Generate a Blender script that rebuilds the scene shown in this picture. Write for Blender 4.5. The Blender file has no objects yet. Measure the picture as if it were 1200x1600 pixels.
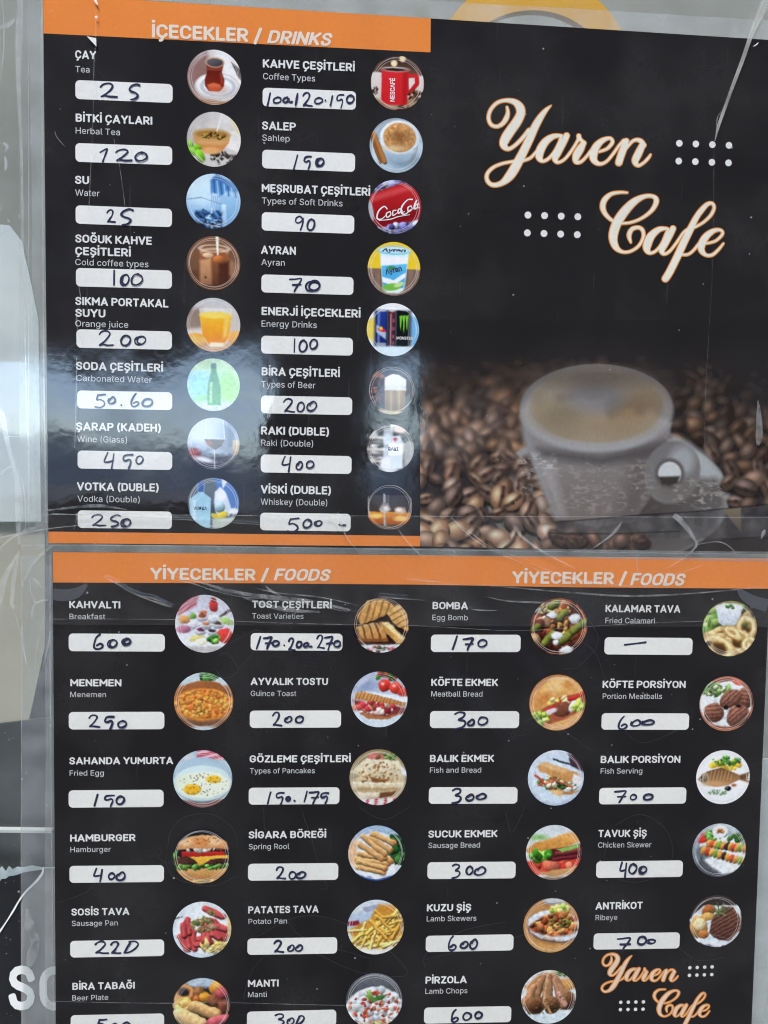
import bpy, math, random
import numpy as np
from mathutils import Matrix, Vector

random.seed(7)
scene = bpy.context.scene
C = scene.collection

# ================================================================ camera
# The two menus hang in the plane Y = 0; U metres is one layout unit (about one photograph pixel on the sheets).
U = 0.00036
F = 1250.0                                   # focal length in photograph pixels (1200 x 1600)
YAW, PITCH, ROLL = math.radians(-3.1614), math.radians(3.4718), math.radians(1.0134)
def _rot():
    cy, sy, cp, sp, cr, sr = math.cos(YAW), math.sin(YAW), math.cos(PITCH), math.sin(PITCH), math.cos(ROLL), math.sin(ROLL)
    Y = np.array([[cy, 0, sy], [0, 1, 0], [-sy, 0, cy]]); P = np.array([[1, 0, 0], [0, cp, -sp], [0, sp, cp]]); Z = np.array([[cr, -sr, 0], [sr, cr, 0], [0, 0, 1]])
    return P @ Y @ Z                          # sheet axes (right, down, into wall) -> camera axes
M = _rot()
def sheet_to_world(v): return Vector((v[0], v[2], -v[1]))
right, down, fwd = (sheet_to_world(M.T @ np.eye(3)[k]) for k in range(3))
cam_data = bpy.data.cameras.new("camera"); cam = bpy.data.objects.new("camera", cam_data); C.objects.link(cam)
cam.matrix_world = Matrix(((right[0], -down[0], -fwd[0], 0), (right[1], -down[1], -fwd[1], -F*U), (right[2], -down[2], -fwd[2], 0), (0, 0, 0, 1)))
cam_data.sensor_fit = 'VERTICAL'; cam_data.sensor_height = 36; cam_data.lens = 36*F/1600
cam_data.clip_start = 0.01; cam_data.clip_end = 500
scene.camera = cam

def at(px, py, y=0.0):
    """The point of the plane y (metres into the wall) that the photograph shows at a pixel: world (x, z)."""
    d = M.T @ np.array([(px-600)/F, (py-800)/F, 1.0])
    k = (F+y/U)/d[2]
    return d[0]*k*U, -d[1]*k*U

def sc(px, py):
    """Layout units per photograph pixel on the sheets, around a pixel."""
    (x0, z0), (x1, z1), (x2, z2) = at(px-20, py), at(px+20, py), at(px, py+40)
    return .5*(math.hypot(x1-x0, z1-z0)+math.hypot(x2-(x0+x1)/2, z2-(z0+z1)/2))/40/U

# ================================================================ light
world = bpy.data.worlds.new("World"); scene.world = world; world.use_nodes = True
SUN_EL, SUN_AZ = math.radians(60), math.radians(205)      # azimuth from +Y towards +X: the sun stands high behind the camera, to its left
nt = world.node_tree; nt.nodes.clear()
sky = nt.nodes.new('ShaderNodeTexSky'); sky.sky_type = 'NISHITA'; sky.sun_disc = False
sky.sun_elevation = SUN_EL; sky.sun_rotation = SUN_AZ; sky.dust_density = 0.4; sky.air_density = 0.65; sky.ozone_density = 1.9
bg = nt.nodes.new('ShaderNodeBackground'); bg.inputs['Strength'].default_value = 0.15
out = nt.nodes.new('ShaderNodeOutputWorld'); nt.links.new(sky.outputs[0], bg.inputs[0]); nt.links.new(bg.outputs[0], out.inputs[0])
sun = bpy.data.lights.new("sun", 'SUN'); sun.energy = 0.8; sun.angle = math.radians(12); sun.color = (1, .93, .82)
so = bpy.data.objects.new("sun", sun); C.objects.link(so)
sd = Vector((math.sin(SUN_AZ)*math.cos(SUN_EL), math.cos(SUN_AZ)*math.cos(SUN_EL), math.sin(SUN_EL)))
so.rotation_euler = sd.to_track_quat('Z', 'Y').to_euler(); so.location = (0, -2, 6)
vs = scene.view_settings; vs.view_transform = 'Standard'; vs.look = 'None'; vs.exposure = 2.45; vs.gamma = 1.0; vs.use_curve_mapping = False
scene.render.engine = 'CYCLES'
scene.cycles.use_denoising = True; scene.cycles.filter_width = 1.15; scene.cycles.max_bounces = 8; scene.cycles.transparent_max_bounces = 12
scene.cycles.caustics_reflective = False; scene.cycles.caustics_refractive = False

# ================================================================ helpers
WP = {}                                       # world position of every object's origin
def lin(c): return tuple(((v/255)/12.92 if v/255 <= .04045 else ((v/255+.055)/1.055)**2.4) for v in c[:3])
def empty(name, loc, label, cat, group=None):
    o = bpy.data.objects.new(name, None); C.objects.link(o); o.empty_display_size = .02
    o.location = loc; WP[o] = Vector(loc); o['label'] = label; o['category'] = cat
    if group: o['group'] = group
    return o
def build(name, verts, faces, mat, parent=None, label=None, cat=None, kind=None, cols=None, smooth=False, origin=None):
    v = np.array(verts, float)
    c = Vector(origin) if origin is not None else Vector(((v[:, 0].min()+v[:, 0].max())/2, (v[:, 1].min()+v[:, 1].max())/2, (v[:, 2].min()+v[:, 2].max())/2))
    me = bpy.data.meshes.new(name)
    me.from_pydata((v-np.array(c)).tolist(), [], faces); me.update()
    if cols is not None:
        a = me.color_attributes.new('Col', 'FLOAT_COLOR', 'POINT')
        rgba = np.ones((len(v), 4), np.float32); q = np.clip(np.array(cols)/255, 0, 1)
        rgba[:, :3] = np.where(q <= .04045, q/12.92, ((q+.055)/1.055)**2.4)
        a.data.foreach_set('color', rgba.ravel())
    if smooth: me.polygons.foreach_set('use_smooth', [True]*len(me.polygons))
    o = bpy.data.objects.new(name, me); C.objects.link(o); me.materials.append(mat)
    WP[o] = c
    if parent is not None: o.parent = parent; o.location = c-WP[parent]
    else: o.location = c
    if label: o['label'] = label
    if cat: o['category'] = cat
    if kind: o['kind'] = kind
    return o
def box_vf(x0, x1, y0, y1, z0, z1):
    v = [(x, y, z) for z in (z0, z1) for y in (y0, y1) for x in (x0, x1)]
    return v, [(0, 2, 3, 1), (4, 5, 7, 6), (0, 1, 5, 4), (2, 6, 7, 3), (0, 4, 6, 2), (1, 3, 7, 5)]
MM = 0.001
L_PAPER, L_BAND, L_BOX, L_TXT, L_INK, L_POUCH, L_TAPE = -.30*MM, -.36*MM, -.42*MM, -.48*MM, -.52*MM, -.95*MM, -1.5*MM

# ================================================================ materials
def N(nt, t, **k):
    n = nt.nodes.new(t)
    for a, b in k.items():
        if a in n.inputs: n.inputs[a].default_value = b
        else: setattr(n, a, b)
    return n
def laminate_group():
    """Clear film over print: shared ripple of the film (normal), smears (roughness), dust specks and fine scratches (mask)."""
    g = bpy.data.node_groups.new('film_surface', 'ShaderNodeTree')
    for nme, tp in (('Normal', 'NodeSocketVector'), ('Roughness', 'NodeSocketFloat'), ('Dust', 'NodeSocketFloat'), ('Mottle', 'NodeSocketFloat')):
        g.interface.new_socket(nme, in_out='OUTPUT', socket_type=tp)
    o = g.nodes.new('NodeGroupOutput'); geo = g.nodes.new('ShaderNodeNewGeometry'); P = geo.outputs['Position']
    lk = g.links.new
    n1 = N(g, 'ShaderNodeTexNoise', Scale=9.0, Detail=1.5); n2 = N(g, 'ShaderNodeTexNoise', Scale=95.0, Detail=2.0); n3 = N(g, 'ShaderNodeTexNoise', Scale=900.0, Detail=1.0)
    for n in (n1, n2, n3): lk(P, n.inputs['Vector'])
    a1 = N(g, 'ShaderNodeMath', operation='MULTIPLY'); a1.inputs[1].default_value = 0.0022; lk(n1.outputs[0], a1.inputs[0])
    a2 = N(g, 'ShaderNodeMath', operation='MULTIPLY_ADD'); a2.inputs[1].default_value = 0.00006; lk(n2.outputs[0], a2.inputs[0]); lk(a1.outputs[0], a2.inputs[2])
    a3 = N(g, 'ShaderNodeMath', operation='MULTIPLY_ADD'); a3.inputs[1].default_value = 0.0000035; lk(n3.outputs[0], a3.inputs[0]); lk(a2.outputs[0], a3.inputs[2])
    b = N(g, 'ShaderNodeBump', Strength=1.0, Distance=1.0); lk(a3.outputs[0], b.inputs['Height']); lk(b.outputs[0], o.inputs['Normal'])
    n4 = N(g, 'ShaderNodeTexNoise', Scale=22.0, Detail=4.0); lk(P, n4.inputs['Vector'])
    r = N(g, 'ShaderNodeMapRange'); r.inputs[1].default_value = .4; r.inputs[2].default_value = .7; r.inputs[3].default_value = .045; r.inputs[4].default_value = .14
    lk(n4.outputs[0], r.inputs[0]); lk(r.outputs[0], o.inputs['Roughness'])
    # dust: tiny specks, with sparse ones larger
    v = N(g, 'ShaderNodeTexVoronoi', Scale=230.0); lk(P, v.inputs['Vector'])
    sp = N(g, 'ShaderNodeSeparateColor'); lk(v.outputs['Color'], sp.inputs[0])
    th = N(g, 'ShaderNodeMath', operation='POWER'); th.inputs[1].default_value = 19.0; lk(sp.outputs[0], th.inputs[0])
    th2 = N(g, 'ShaderNodeMath', operation='MULTIPLY'); th2.inputs[1].default_value = .15; lk(th.outputs[0], th2.inputs[0])
    ls = N(g, 'ShaderNodeMath', operation='LESS_THAN'); lk(v.outputs['Distance'], ls.inputs[0]); lk(th2.outputs[0], ls.inputs[1])
    lsa = N(g, 'ShaderNodeMath', operation='MULTIPLY'); lsa.inputs[1].default_value = .42; lk(ls.outputs[0], lsa.inputs[0])
    # scratches: thin warped lines, broken up
    mp = N(g, 'ShaderNodeMapping'); mp.inputs['Scale'].default_value = (330, 1, 16); mp.inputs['Rotation'].default_value = (0, .22, 0); lk(P, mp.inputs['Vector'])
    n5 = N(g, 'ShaderNodeTexNoise', Scale=1.0, Detail=2.0); lk(mp.outputs[0], n5.inputs['Vector'])
    s1 = N(g, 'ShaderNodeMapRange'); s1.inputs[1].default_value = .68; s1.inputs[2].default_value = .8; s1.inputs[3].default_value = 0; s1.inputs[4].default_value = .03; lk(n5.outputs[0], s1.inputs[0])
    n9 = N(g, 'ShaderNodeTexNoise', Scale=13.0, Detail=7.0, Roughness=.62); lk(P, n9.inputs['Vector'])
    s4 = N(g, 'ShaderNodeMapRange'); s4.inputs[1].default_value = .45; s4.inputs[2].default_value = .75; s4.inputs[3].default_value = 0; s4.inputs[4].default_value = .032; lk(n9.outputs[0], s4.inputs[0])
    s5 = N(g, 'ShaderNodeMath', operation='ADD'); lk(s1.outputs[0], s5.inputs[0]); lk(s4.outputs[0], s5.inputs[1]); s3 = s5
    d = N(g, 'ShaderNodeMath', operation='ADD', use_clamp=True); lk(lsa.outputs[0], d.inputs[0]); lk(s3.outputs[0], d.inputs[1]); lk(d.outputs[0], o.inputs['Dust'])
    n7 = N(g, 'ShaderNodeTexNoise', Scale=480.0, Detail=3.0); lk(P, n7.inputs['Vector'])
    n8 = N(g, 'ShaderNodeTexNoise', Scale=30.0, Detail=3.0); lk(P, n8.inputs['Vector'])
    m1 = N(g, 'ShaderNodeMath', operation='MULTIPLY_ADD'); m1.inputs[1].default_value = .16; m1.inputs[2].default_value = .84; lk(n7.outputs[0], m1.inputs[0])
    m2 = N(g, 'ShaderNodeMath', operation='MULTIPLY_ADD'); m2.inputs[1].default_value = .16; lk(n8.outputs[0], m2.inputs[0]); lk(m1.outputs[0], m2.inputs[2]); lk(m2.outputs[0], o.inputs['Mottle'])
    return g
FILM = laminate_group()
KA = .86                                       # albedo per photographed tone
def print_mat(name, col=None, dust=1.0, rough=None):
    m = bpy.data.materials.new(name); m.use_nodes = True; t = m.node_tree; p = t.nodes['Principled BSDF']
    g = t.nodes.new('ShaderNodeGroup'); g.node_tree = FILM
    if col is None:
        c = N(t, 'ShaderNodeVertexColor', layer_name='Col'); cs = c.outputs[0]
    else:
        c = N(t, 'ShaderNodeRGB'); c.outputs[0].default_value = (*lin(col), 1); cs = c.outputs[0]
    vm = N(t, 'ShaderNodeVectorMath', operation='SCALE'); t.links.new(cs, vm.inputs[0]); t.links.new(g.outputs['Mottle'], vm.inputs['Scale'])
    v2 = N(t, 'ShaderNodeVectorMath', operation='SCALE'); v2.inputs['Scale'].default_value = KA; t.links.new(vm.outputs[0], v2.inputs[0])
    mx = N(t, 'ShaderNodeMix', data_type='RGBA'); mx.inputs[7].default_value = (.6, .59, .56, 1)
    dm = N(t, 'ShaderNodeMath', operation='MULTIPLY'); dm.inputs[1].default_value = dust; t.links.new(g.outputs['Dust'], dm.inputs[0])
    t.links.new(dm.outputs[0], mx.inputs[0]); t.links.new(v2.outputs[0], mx.inputs[6]); t.links.new(mx.outputs[2], p.inputs['Base Color'])
    t.links.new(g.outputs['Roughness'], p.inputs['Roughness']); t.links.new(g.outputs['Normal'], p.inputs['Normal']); p.inputs['IOR'].default_value = 1.7
    return m
def film_mat(name, tint=(1, 1, 1), haze=.06, hazecol=(.75, .76, .74), rough=.06, gloss=1.0, bump=.00012, scale=120., hs=55., lo=.5, hi=1.6):
    m = bpy.data.materials.new(name); m.use_nodes = True; t = m.node_tree; t.nodes.clear()
    o = N(t, 'ShaderNodeOutputMaterial'); tr = N(t, 'ShaderNodeBsdfTransparent'); tr.inputs[0].default_value = (*tint, 1)
    df = N(t, 'ShaderNodeBsdfDiffuse'); df.inputs[0].default_value = (*hazecol, 1)
    gl = N(t, 'ShaderNodeBsdfGlossy'); gl.inputs['Roughness'].default_value = rough
    geo = N(t, 'ShaderNodeNewGeometry'); n = N(t, 'ShaderNodeTexNoise', Scale=scale, Detail=2.0); t.links.new(geo.outputs['Position'], n.inputs['Vector'])
    b = N(t, 'ShaderNodeBump', Strength=1.0, Distance=bump); t.links.new(n.outputs[0], b.inputs['Height'])
    lw = N(t, 'ShaderNodeLayerWeight'); lw.inputs['Blend'].default_value = .5; t.links.new(b.outputs[0], lw.inputs['Normal']); t.links.new(b.outputs[0], gl.inputs['Normal'])
    p5 = N(t, 'ShaderNodeMath', operation='POWER'); p5.inputs[1].default_value = 5.0; t.links.new(lw.outputs['Facing'], p5.inputs[0])
    fr = N(t, 'ShaderNodeMath', operation='MULTIPLY_ADD'); fr.inputs[1].default_value = .95; fr.inputs[2].default_value = .042; t.links.new(p5.outputs[0], fr.inputs[0])
    fm = N(t, 'ShaderNodeMath', operation='MULTIPLY'); fm.inputs[1].default_value = gloss; t.links.new(fr.outputs[0], fm.inputs[0])
    n2 = N(t, 'ShaderNodeTexNoise', Scale=hs, Detail=5.0); t.links.new(geo.outputs['Position'], n2.inputs['Vector'])
    hm = N(t, 'ShaderNodeMapRange'); hm.inputs[1].default_value = .3; hm.inputs[2].default_value = .75; hm.inputs[3].default_value = haze*lo; hm.inputs[4].default_value = haze*hi; t.links.new(n2.outputs[0], hm.inputs[0])
    m1 = N(t, 'ShaderNodeMixShader'); t.links.new(hm.outputs[0], m1.inputs[0]); t.links.new(tr.outputs[0], m1.inputs[1]); t.links.new(df.outputs[0], m1.inputs[2])
    m2 = N(t, 'ShaderNodeMixShader'); t.links.new(fm.outputs[0], m2.inputs[0]); t.links.new(m1.outputs[0], m2.inputs[1]); t.links.new(gl.outputs[0], m2.inputs[2]); t.links.new(m2.outputs[0], o.inputs[0])
    return m
def matte(name, col, rough=.7, var=.25, scale=20., spec=.3, col2=None, dirt=0.0):
    m = bpy.data.materials.new(name); m.use_nodes = True; t = m.node_tree; p = t.nodes['Principled BSDF']
    geo = N(t, 'ShaderNodeNewGeometry'); n = N(t, 'ShaderNodeTexNoise', Scale=scale, Detail=5.0); t.links.new(geo.outputs['Position'], n.inputs['Vector'])
    mx = N(t, 'ShaderNodeMix', data_type='RGBA'); c = np.array(lin(col)); c2 = np.array(lin(col2)) if col2 else c*(1-var)
    mx.inputs[6].default_value = (*c, 1); mx.inputs[7].default_value = (*c2, 1)
    r = N(t, 'ShaderNodeMapRange'); r.inputs[1].default_value = .35; r.inputs[2].default_value = .65; t.links.new(n.outputs[0], r.inputs[0]); t.links.new(r.outputs[0], mx.inputs[0])
    res = mx.outputs[2]
    if dirt:
        v = N(t, 'ShaderNodeTexVoronoi', Scale=420.0); t.links.new(geo.outputs['Position'], v.inputs['Vector'])
        s = N(t, 'ShaderNodeSeparateColor'); t.links.new(v.outputs['Color'], s.inputs[0])
        q = N(t, 'ShaderNodeMath', operation='POWER'); q.inputs[1].default_value = 9.; t.links.new(s.outputs[0], q.inputs[0])
        q2 = N(t, 'ShaderNodeMath', operation='MULTIPLY'); q2.inputs[1].default_value = .3; t.links.new(q.outputs[0], q2.inputs[0])
        ls = N(t, 'ShaderNodeMath', operation='LESS_THAN'); t.links.new(v.outputs['Distance'], ls.inputs[0]); t.links.new(q2.outputs[0], ls.inputs[1])
        ld = N(t, 'ShaderNodeMath', operation='MULTIPLY'); ld.inputs[1].default_value = dirt; t.links.new(ls.outputs[0], ld.inputs[0])
        m2 = N(t, 'ShaderNodeMix', data_type='RGBA'); m2.inputs[7].default_value = (.6, .6, .58, 1); t.links.new(ld.outputs[0], m2.inputs[0]); t.links.new(res, m2.inputs[6]); res = m2.outputs[2]
    t.links.new(res, p.inputs['Base Color']); p.inputs['Roughness'].default_value = rough; p.inputs['Specular IOR Level'].default_value = spec
    return m

# ================================================================ setting: what the film mirrors and what stands behind the glass
ground = build('ground', [(-60, -120, -1.5), (60, -120, -1.5), (60, 6, -1.5), (-60, 6, -1.5)], [(0, 1, 2, 3)], matte('paving', (150, 146, 138), var=.3, scale=3), kind='structure')
def mirror_x(px, py, d):
    """Where the film mirrors the place at a pixel: x at d metres in front of the wall."""
    v = M.T @ np.array([(px-600)/F, (py-800)/F, 1.0]); return v[0]/v[2]*(F*U+d)
cv, cf = box_vf(-7, 7, -8.6, -1.0, 1.05, 1.15)
build('canopy_ceiling', cv, cf, matte('canopy_cloth', (92, 88, 84), var=.2, scale=4), kind='structure')
cv, cf = box_vf(-60, 60, -62, -60, -1.5, 1.9)
build('hills', cv, cf, matte('far_hills', (196, 204, 212), var=.15, scale=.3), kind='structure')
cv, cf = box_vf(-8, 8, -3.6, -3.4, -1.5, -.2)
build('low_mirror_block', cv, cf, matte('low_block_brown', (96, 72, 60), var=.6, scale=5), kind='structure')  # added unseen low block; keeps the sunlit paving out of the film's reflections
cv, cf = box_vf(mirror_x(408, 650, 1.25), mirror_x(588, 650, 1.25), -1.5, -1.25, -1.5, 1.05)
build('mirror_silhouette', cv, cf, matte('silhouette_dark', (46, 44, 46)), kind='structure')  # added unseen box; stands in for the dark figure mirrored in the film
cv, cf = box_vf(mirror_x(655, 650, 2.9), 6, -3.0, -2.9, -1.5, 1.05)
build('mirror_screen', cv, cf, matte('mirror_screen_grey', (110, 104, 100), var=.3, scale=6), kind='structure')  # added unseen panel; darkens what the film mirrors on the right
# ---------------------------------------------------------------- printed pictures, painted by numbers
class Pic:
    """A small printed photograph: colours are worked out per point and end up as the print's colour attribute."""
    def __init__(s, bg, nx=132, ny=None, ax=1.0, ay=1.0, seed=1):
        ny = ny or nx
        s.nx, s.ny, s.ax, s.ay = nx, ny, ax, ay
        s.X, s.Y = np.meshgrid(np.linspace(-ax, ax, nx), np.linspace(-ay, ay, ny))
        s.I = np.ones((ny, nx, 3)) * np.array(bg, float)
        s.rs = np.random.RandomState(seed)
    def noise(s, sc, oct=3, sx=1.0, sy=1.0):
        out = np.zeros_like(s.X); a = 1.0; tot = 0
        for o in range(oct):
            n = 40
            g = s.rs.rand(n, n)
            u = (s.X / sx * sc * 2**o + 17.3 + o*3.1) % (n-1); v = (s.Y / sy * sc * 2**o + 11.7 + o*5.3) % (n-1)
            i, j = u.astype(int), v.astype(int); fu, fv = u-i, v-j
            fu = fu*fu*(3-2*fu); fv = fv*fv*(3-2*fv)
            out += a*((g[j, i]*(1-fu)+g[j, i+1]*fu)*(1-fv)+(g[j+1, i]*(1-fu)+g[j+1, i+1]*fu)*fv)
            tot += a; a *= .55
        return out/tot
    def put(s, m, c, a=1.0):
        m = np.clip(m, 0, 1)[..., None]*a
        c = np.asarray(c, float)
        s.I = s.I*(1-m)+c*m
    def grad(s, c0, c1, y0=-1, y1=1, x0=None, x1=None, m=None):
        t = np.clip((s.Y-y0)/(y1-y0), 0, 1) if x0 is None else np.clip((s.X-x0)/(x1-x0), 0, 1)
        c = np.array(c0, float)*(1-t[..., None])+np.array(c1, float)*t[..., None]
        s.put(np.ones_like(s.X) if m is None else m, c)
    def loc(s, cx, cy, rot):
        r = math.radians(rot); c, n = math.cos(r), math.sin(r)
        dx, dy = s.X-cx, s.Y-cy
        return dx*c+dy*n, -dx*n+dy*c
    def win(s, x0, x1, y0, y1):
        i0 = int(max(0, math.floor((x0/s.ax*.5+.5)*(s.nx-1)))); i1 = int(min(s.nx, math.ceil((x1/s.ax*.5+.5)*(s.nx-1))+1))
        j0 = int(max(0, math.floor((y0/s.ay*.5+.5)*(s.ny-1)))); j1 = int(min(s.ny, math.ceil((y1/s.ay*.5+.5)*(s.ny-1))+1))
        return (slice(j0, j1), slice(i0, i1)) if i1 > i0 and j1 > j0 else None
    def ell(s, cx, cy, rx, ry, c, rot=0, soft=.04, sh=0.0, a=1.0, hi=0.0, rough=0.0):
        R = max(rx, ry)*(1.1+rough)+soft*max(rx, ry)/min(rx, ry); w = s.win(cx-R, cx+R, cy-R, cy+R)
        if w is None: return
        X, Y = s.X[w], s.Y[w]
        r = math.radians(rot); co, si = math.cos(r), math.sin(r)
        u, v = (X-cx)*co+(Y-cy)*si, -(X-cx)*si+(Y-cy)*co
        d = np.sqrt((u/rx)**2+(v/ry)**2)
        if rough: d = d+(s.noise(6/max(rx, ry)*.5)[w]-.5)*rough
        m = np.clip((1-d)*min(rx, ry)/soft+.5, 0, 1)[..., None]*a
        col = np.ones(X.shape+(3,))*np.array(c, float)
        if sh:
            k = 1+sh*(-(X-cx)*.5-(Y-cy))/max(rx, ry)
            k = k*(1-.25*abs(sh)*np.clip(d, 0, 1)**3)
            col = np.clip(col*k[..., None], 0, 255)
        if hi:
            h = np.exp(-(((X-cx)/rx+.3)**2+((Y-cy)/ry+.35)**2)/.06)*hi
            col = col+(255-col)*np.clip(h, 0, 1)[..., None]
        s.I[w] = s.I[w]*(1-m)+col*m
    def ring(s, cx, cy, rx, ry, w, c, rot=0, a=1.0):
        u, v = s.loc(cx, cy, rot)
        d = np.sqrt((u/rx)**2+(v/ry)**2)-1
        s.put(np.clip(1-np.abs(d)*min(rx, ry)/w, 0, 1)*1.5, c, a)
    def pm(s, pts, soft=.03):
        P = np.array(pts, float); n = len(P)
        ins = np.zeros(s.X.shape, bool); dm = np.full(s.X.shape, 9.)
        for i in range(n):
            x0, y0 = P[i]; x1, y1 = P[(i+1) % n]
            if y0 != y1:
                c = ((s.Y >= min(y0, y1)) & (s.Y < max(y0, y1)))
                xi = x0+(s.Y-y0)/(y1-y0)*(x1-x0)
                ins ^= c & (s.X < xi)
            L = (x1-x0)**2+(y1-y0)**2+1e-9
            t = np.clip(((s.X-x0)*(x1-x0)+(s.Y-y0)*(y1-y0))/L, 0, 1)
            dm = np.minimum(dm, np.hypot(s.X-x0-t*(x1-x0), s.Y-y0-t*(y1-y0)))
        return np.clip(np.where(ins, dm, -dm)/soft+.5, 0, 1)
    def poly(s, pts, c, c2=None, soft=.03, a=1.0, dirx=False):
        m = s.pm(pts, soft)
        if c2 is None: s.put(m, c, a)
        else:
            P = np.array(pts)
            if dirx: t = np.clip((s.X-P[:, 0].min())/(np.ptp(P[:, 0])+1e-6), 0, 1)
            else: t = np.clip((s.Y-P[:, 1].min())/(np.ptp(P[:, 1])+1e-6), 0, 1)
            s.put(m, np.array(c, float)*(1-t[..., None])+np.array(c2, float)*t[..., None], a)
        return m
    def cap(s, x0, y0, x1, y1, r, c, r1=None, sh=.35, soft=.03, a=1.0, tip=None):
        r1 = r if r1 is None else r1
        e = max(r, r1)+soft; w = s.win(min(x0, x1)-e, max(x0, x1)+e, min(y0, y1)-e, max(y0, y1)+e)
        if w is None: return
        X, Y = s.X[w], s.Y[w]
        L = (x1-x0)**2+(y1-y0)**2+1e-9
        t = np.clip(((X-x0)*(x1-x0)+(Y-y0)*(y1-y0))/L, 0, 1)
        ex, ey = X-x0-t*(x1-x0), Y-y0-t*(y1-y0)
        R = r*(1-t)+r1*t
        d = np.hypot(ex, ey)
        m = np.clip((R-d)/soft+.5, 0, 1)[..., None]*a
        k = 1+sh*(-ex*.4-ey)/R-sh*.5*(np.clip(d/R, 0, 1)**3)
        col = np.clip(np.array(c, float)*k[..., None], 0, 255)
        s.I[w] = s.I[w]*(1-m)+col*m
    def blobs(s, n, cx, cy, rx, ry, sz, cols, sh=.5, el=1.6, mask=None, a=1.0, soft=.03):
        keep = s.I.copy()
        for i in range(n):
            t = s.rs.rand()*6.283; q = math.sqrt(s.rs.rand())
            c = np.array(cols[s.rs.randint(len(cols))], float)*(.85+.3*s.rs.rand())
            z = sz*(.6+.8*s.rs.rand())
            s.ell(cx+rx*q*math.cos(t), cy+ry*q*math.sin(t), z*el**(s.rs.rand()), z, c, rot=s.rs.rand()*180, sh=sh, a=a, soft=soft)
        if mask is not None: s.I = keep*(1-mask[..., None])+s.I*mask[..., None]
    def tex(s, sc, amt, mask=None, sx=1.0, sy=1.0, oct=3):
        k = 1+(s.noise(sc, oct, sx, sy)-.5)*2*amt
        if mask is not None: k = 1+(k-1)*mask
        s.I = np.clip(s.I*k[..., None], 0, 255)
    def stripes(s, pts, c, ang, per, w=.4, a=.6):
        m = s.pm(pts); r = math.radians(ang)
        q = (s.X*math.cos(r)+s.Y*math.sin(r))/per+.25*s.noise(3)
        s.put(m*np.clip((w-np.abs((q % 1)-.5))*8, 0, 1), c, a)

def el_pts(cx, cy, rx, ry, n=20, rot=0):
    r = math.radians(rot)
    return [(cx+rx*math.cos(t)*math.cos(r)-ry*math.sin(t)*math.sin(r), cy+rx*math.cos(t)*math.sin(r)+ry*math.sin(t)*math.cos(r))
            for t in [6.28318*k/n for k in range(n)]]

INK = (40, 38, 42)

def pic_tea():
    p = Pic((196, 178, 168), seed=3)
    p.grad((150, 120, 112), (232, 228, 224), x0=-.9, x1=.1)
    p.poly([(-1, -.2), (-.3, -.9), (-.1, -.2), (-.8, .3)], (150, 112, 104), soft=.2)
    p.poly([(.2, -1), (1, -1), (1, .1), (.45, -.1)], (238, 234, 228), soft=.1)
    p.poly([(.62, -.6), (1, -.3), (1, .1), (.85, -.1)], (90, 80, 78), soft=.05)
    p.ell(.12, .32, .84, .5, (214, 206, 198), sh=.08); p.ell(.12, .3, .76, .42, (236, 232, 226), sh=.05)
    p.ring(.14, .33, .6, .34, .06, (168, 176, 186), a=.7)
    p.poly([(-.9, .55), (-.5, .8), (.4, .85), (.7, .75), (.3, 1), (-.4, 1)], (176, 128, 92), soft=.08)
    p.ell(.14, .44, .42, .2, (196, 172, 160), soft=.15, a=.7)
    body = [(-.3, -.52), (-.27, -.2), (-.36, .08), (-.34, .32), (-.2, .5), (.2, .5), (.36, .32), (.38, .08), (.28, -.2), (.35, -.52)]
    p.poly(body, (92, 30, 26), (150, 52, 34), soft=.04)
    p.poly([(-.26, .28), (-.05, .2), (.2, .24), (.28, .34), (.16, .5), (-.18, .5)], (226, 116, 70), (190, 80, 48), soft=.06)
    p.poly([(-.3, -.5), (.34, -.5), (.3, -.25), (-.27, -.25)], (176, 84, 62), soft=.05, a=.6)
    p.poly([(.2, -.2), (.3, -.1), (.32, .2), (.25, .2)], (180, 70, 60), soft=.05, a=.8)
    p.ell(.02, -.55, .36, .19, (214, 180, 140)); p.ell(.02, -.54, .31, .15, (92, 86, 90), sh=.3)
    p.tex(4, .06); return p

def pic_herbal():
    p = Pic((196, 190, 184), seed=4)
    p.grad((178, 170, 164), (228, 222, 214), x0=-1, x1=.6)
    p.tex(2, .12)
    p.poly([(.5, -1), (1, -.9), (1, 0), (.75, -.4)], (230, 214, 150), soft=.15, a=.7)
    p.ell(.05, .62, .95, .35, (206, 200, 192)); p.blobs(60, .35, .66, .55, .22, .035, [(60, 50, 42), (90, 76, 60), (44, 38, 34)], soft=.04)
    p.ring(.72, .0, .22, .26, .07, (236, 228, 216), a=.8)
    bowl = [(-.78, -.2), (.62, -.2), (.55, .12), (.35, .38), (.1, .5), (-.3, .5), (-.55, .36), (-.72, .1)]
    p.poly(bowl, (206, 158, 92), (214, 132, 64), soft=.05)
    p.ell(-.08, -.2, .7, .2, (196, 170, 120)); p.ell(-.08, -.17, .62, .15, (176, 126, 60))
    p.blobs(22, -.05, -.12, .5, .1, .05, [(110, 96, 40), (140, 90, 40), (90, 60, 30), (170, 150, 60)])
    p.poly([(-.7, .05), (.55, .05), (.3, .2), (-.5, .2)], (236, 190, 130), soft=.1, a=.4)
    p.ell(-.1, .42, .34, .13, (230, 170, 104), soft=.08)
    for a in [(-.75, .45, .24, .14, 40), (-.5, .62, .26, .15, 60), (-.86, .2, .14, .09, 70), (-.6, .3, .15, .08, 20)]:
        p.ell(a[0], a[1], a[2], a[3], (126, 196, 40), rot=a[4], sh=.35)
    p.cap(-.85, .3, -.42, .78, .012, (206, 232, 140), sh=0); p.cap(.3, -1, .12, -.3, .02, (240, 236, 226), sh=0)
    return p

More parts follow.
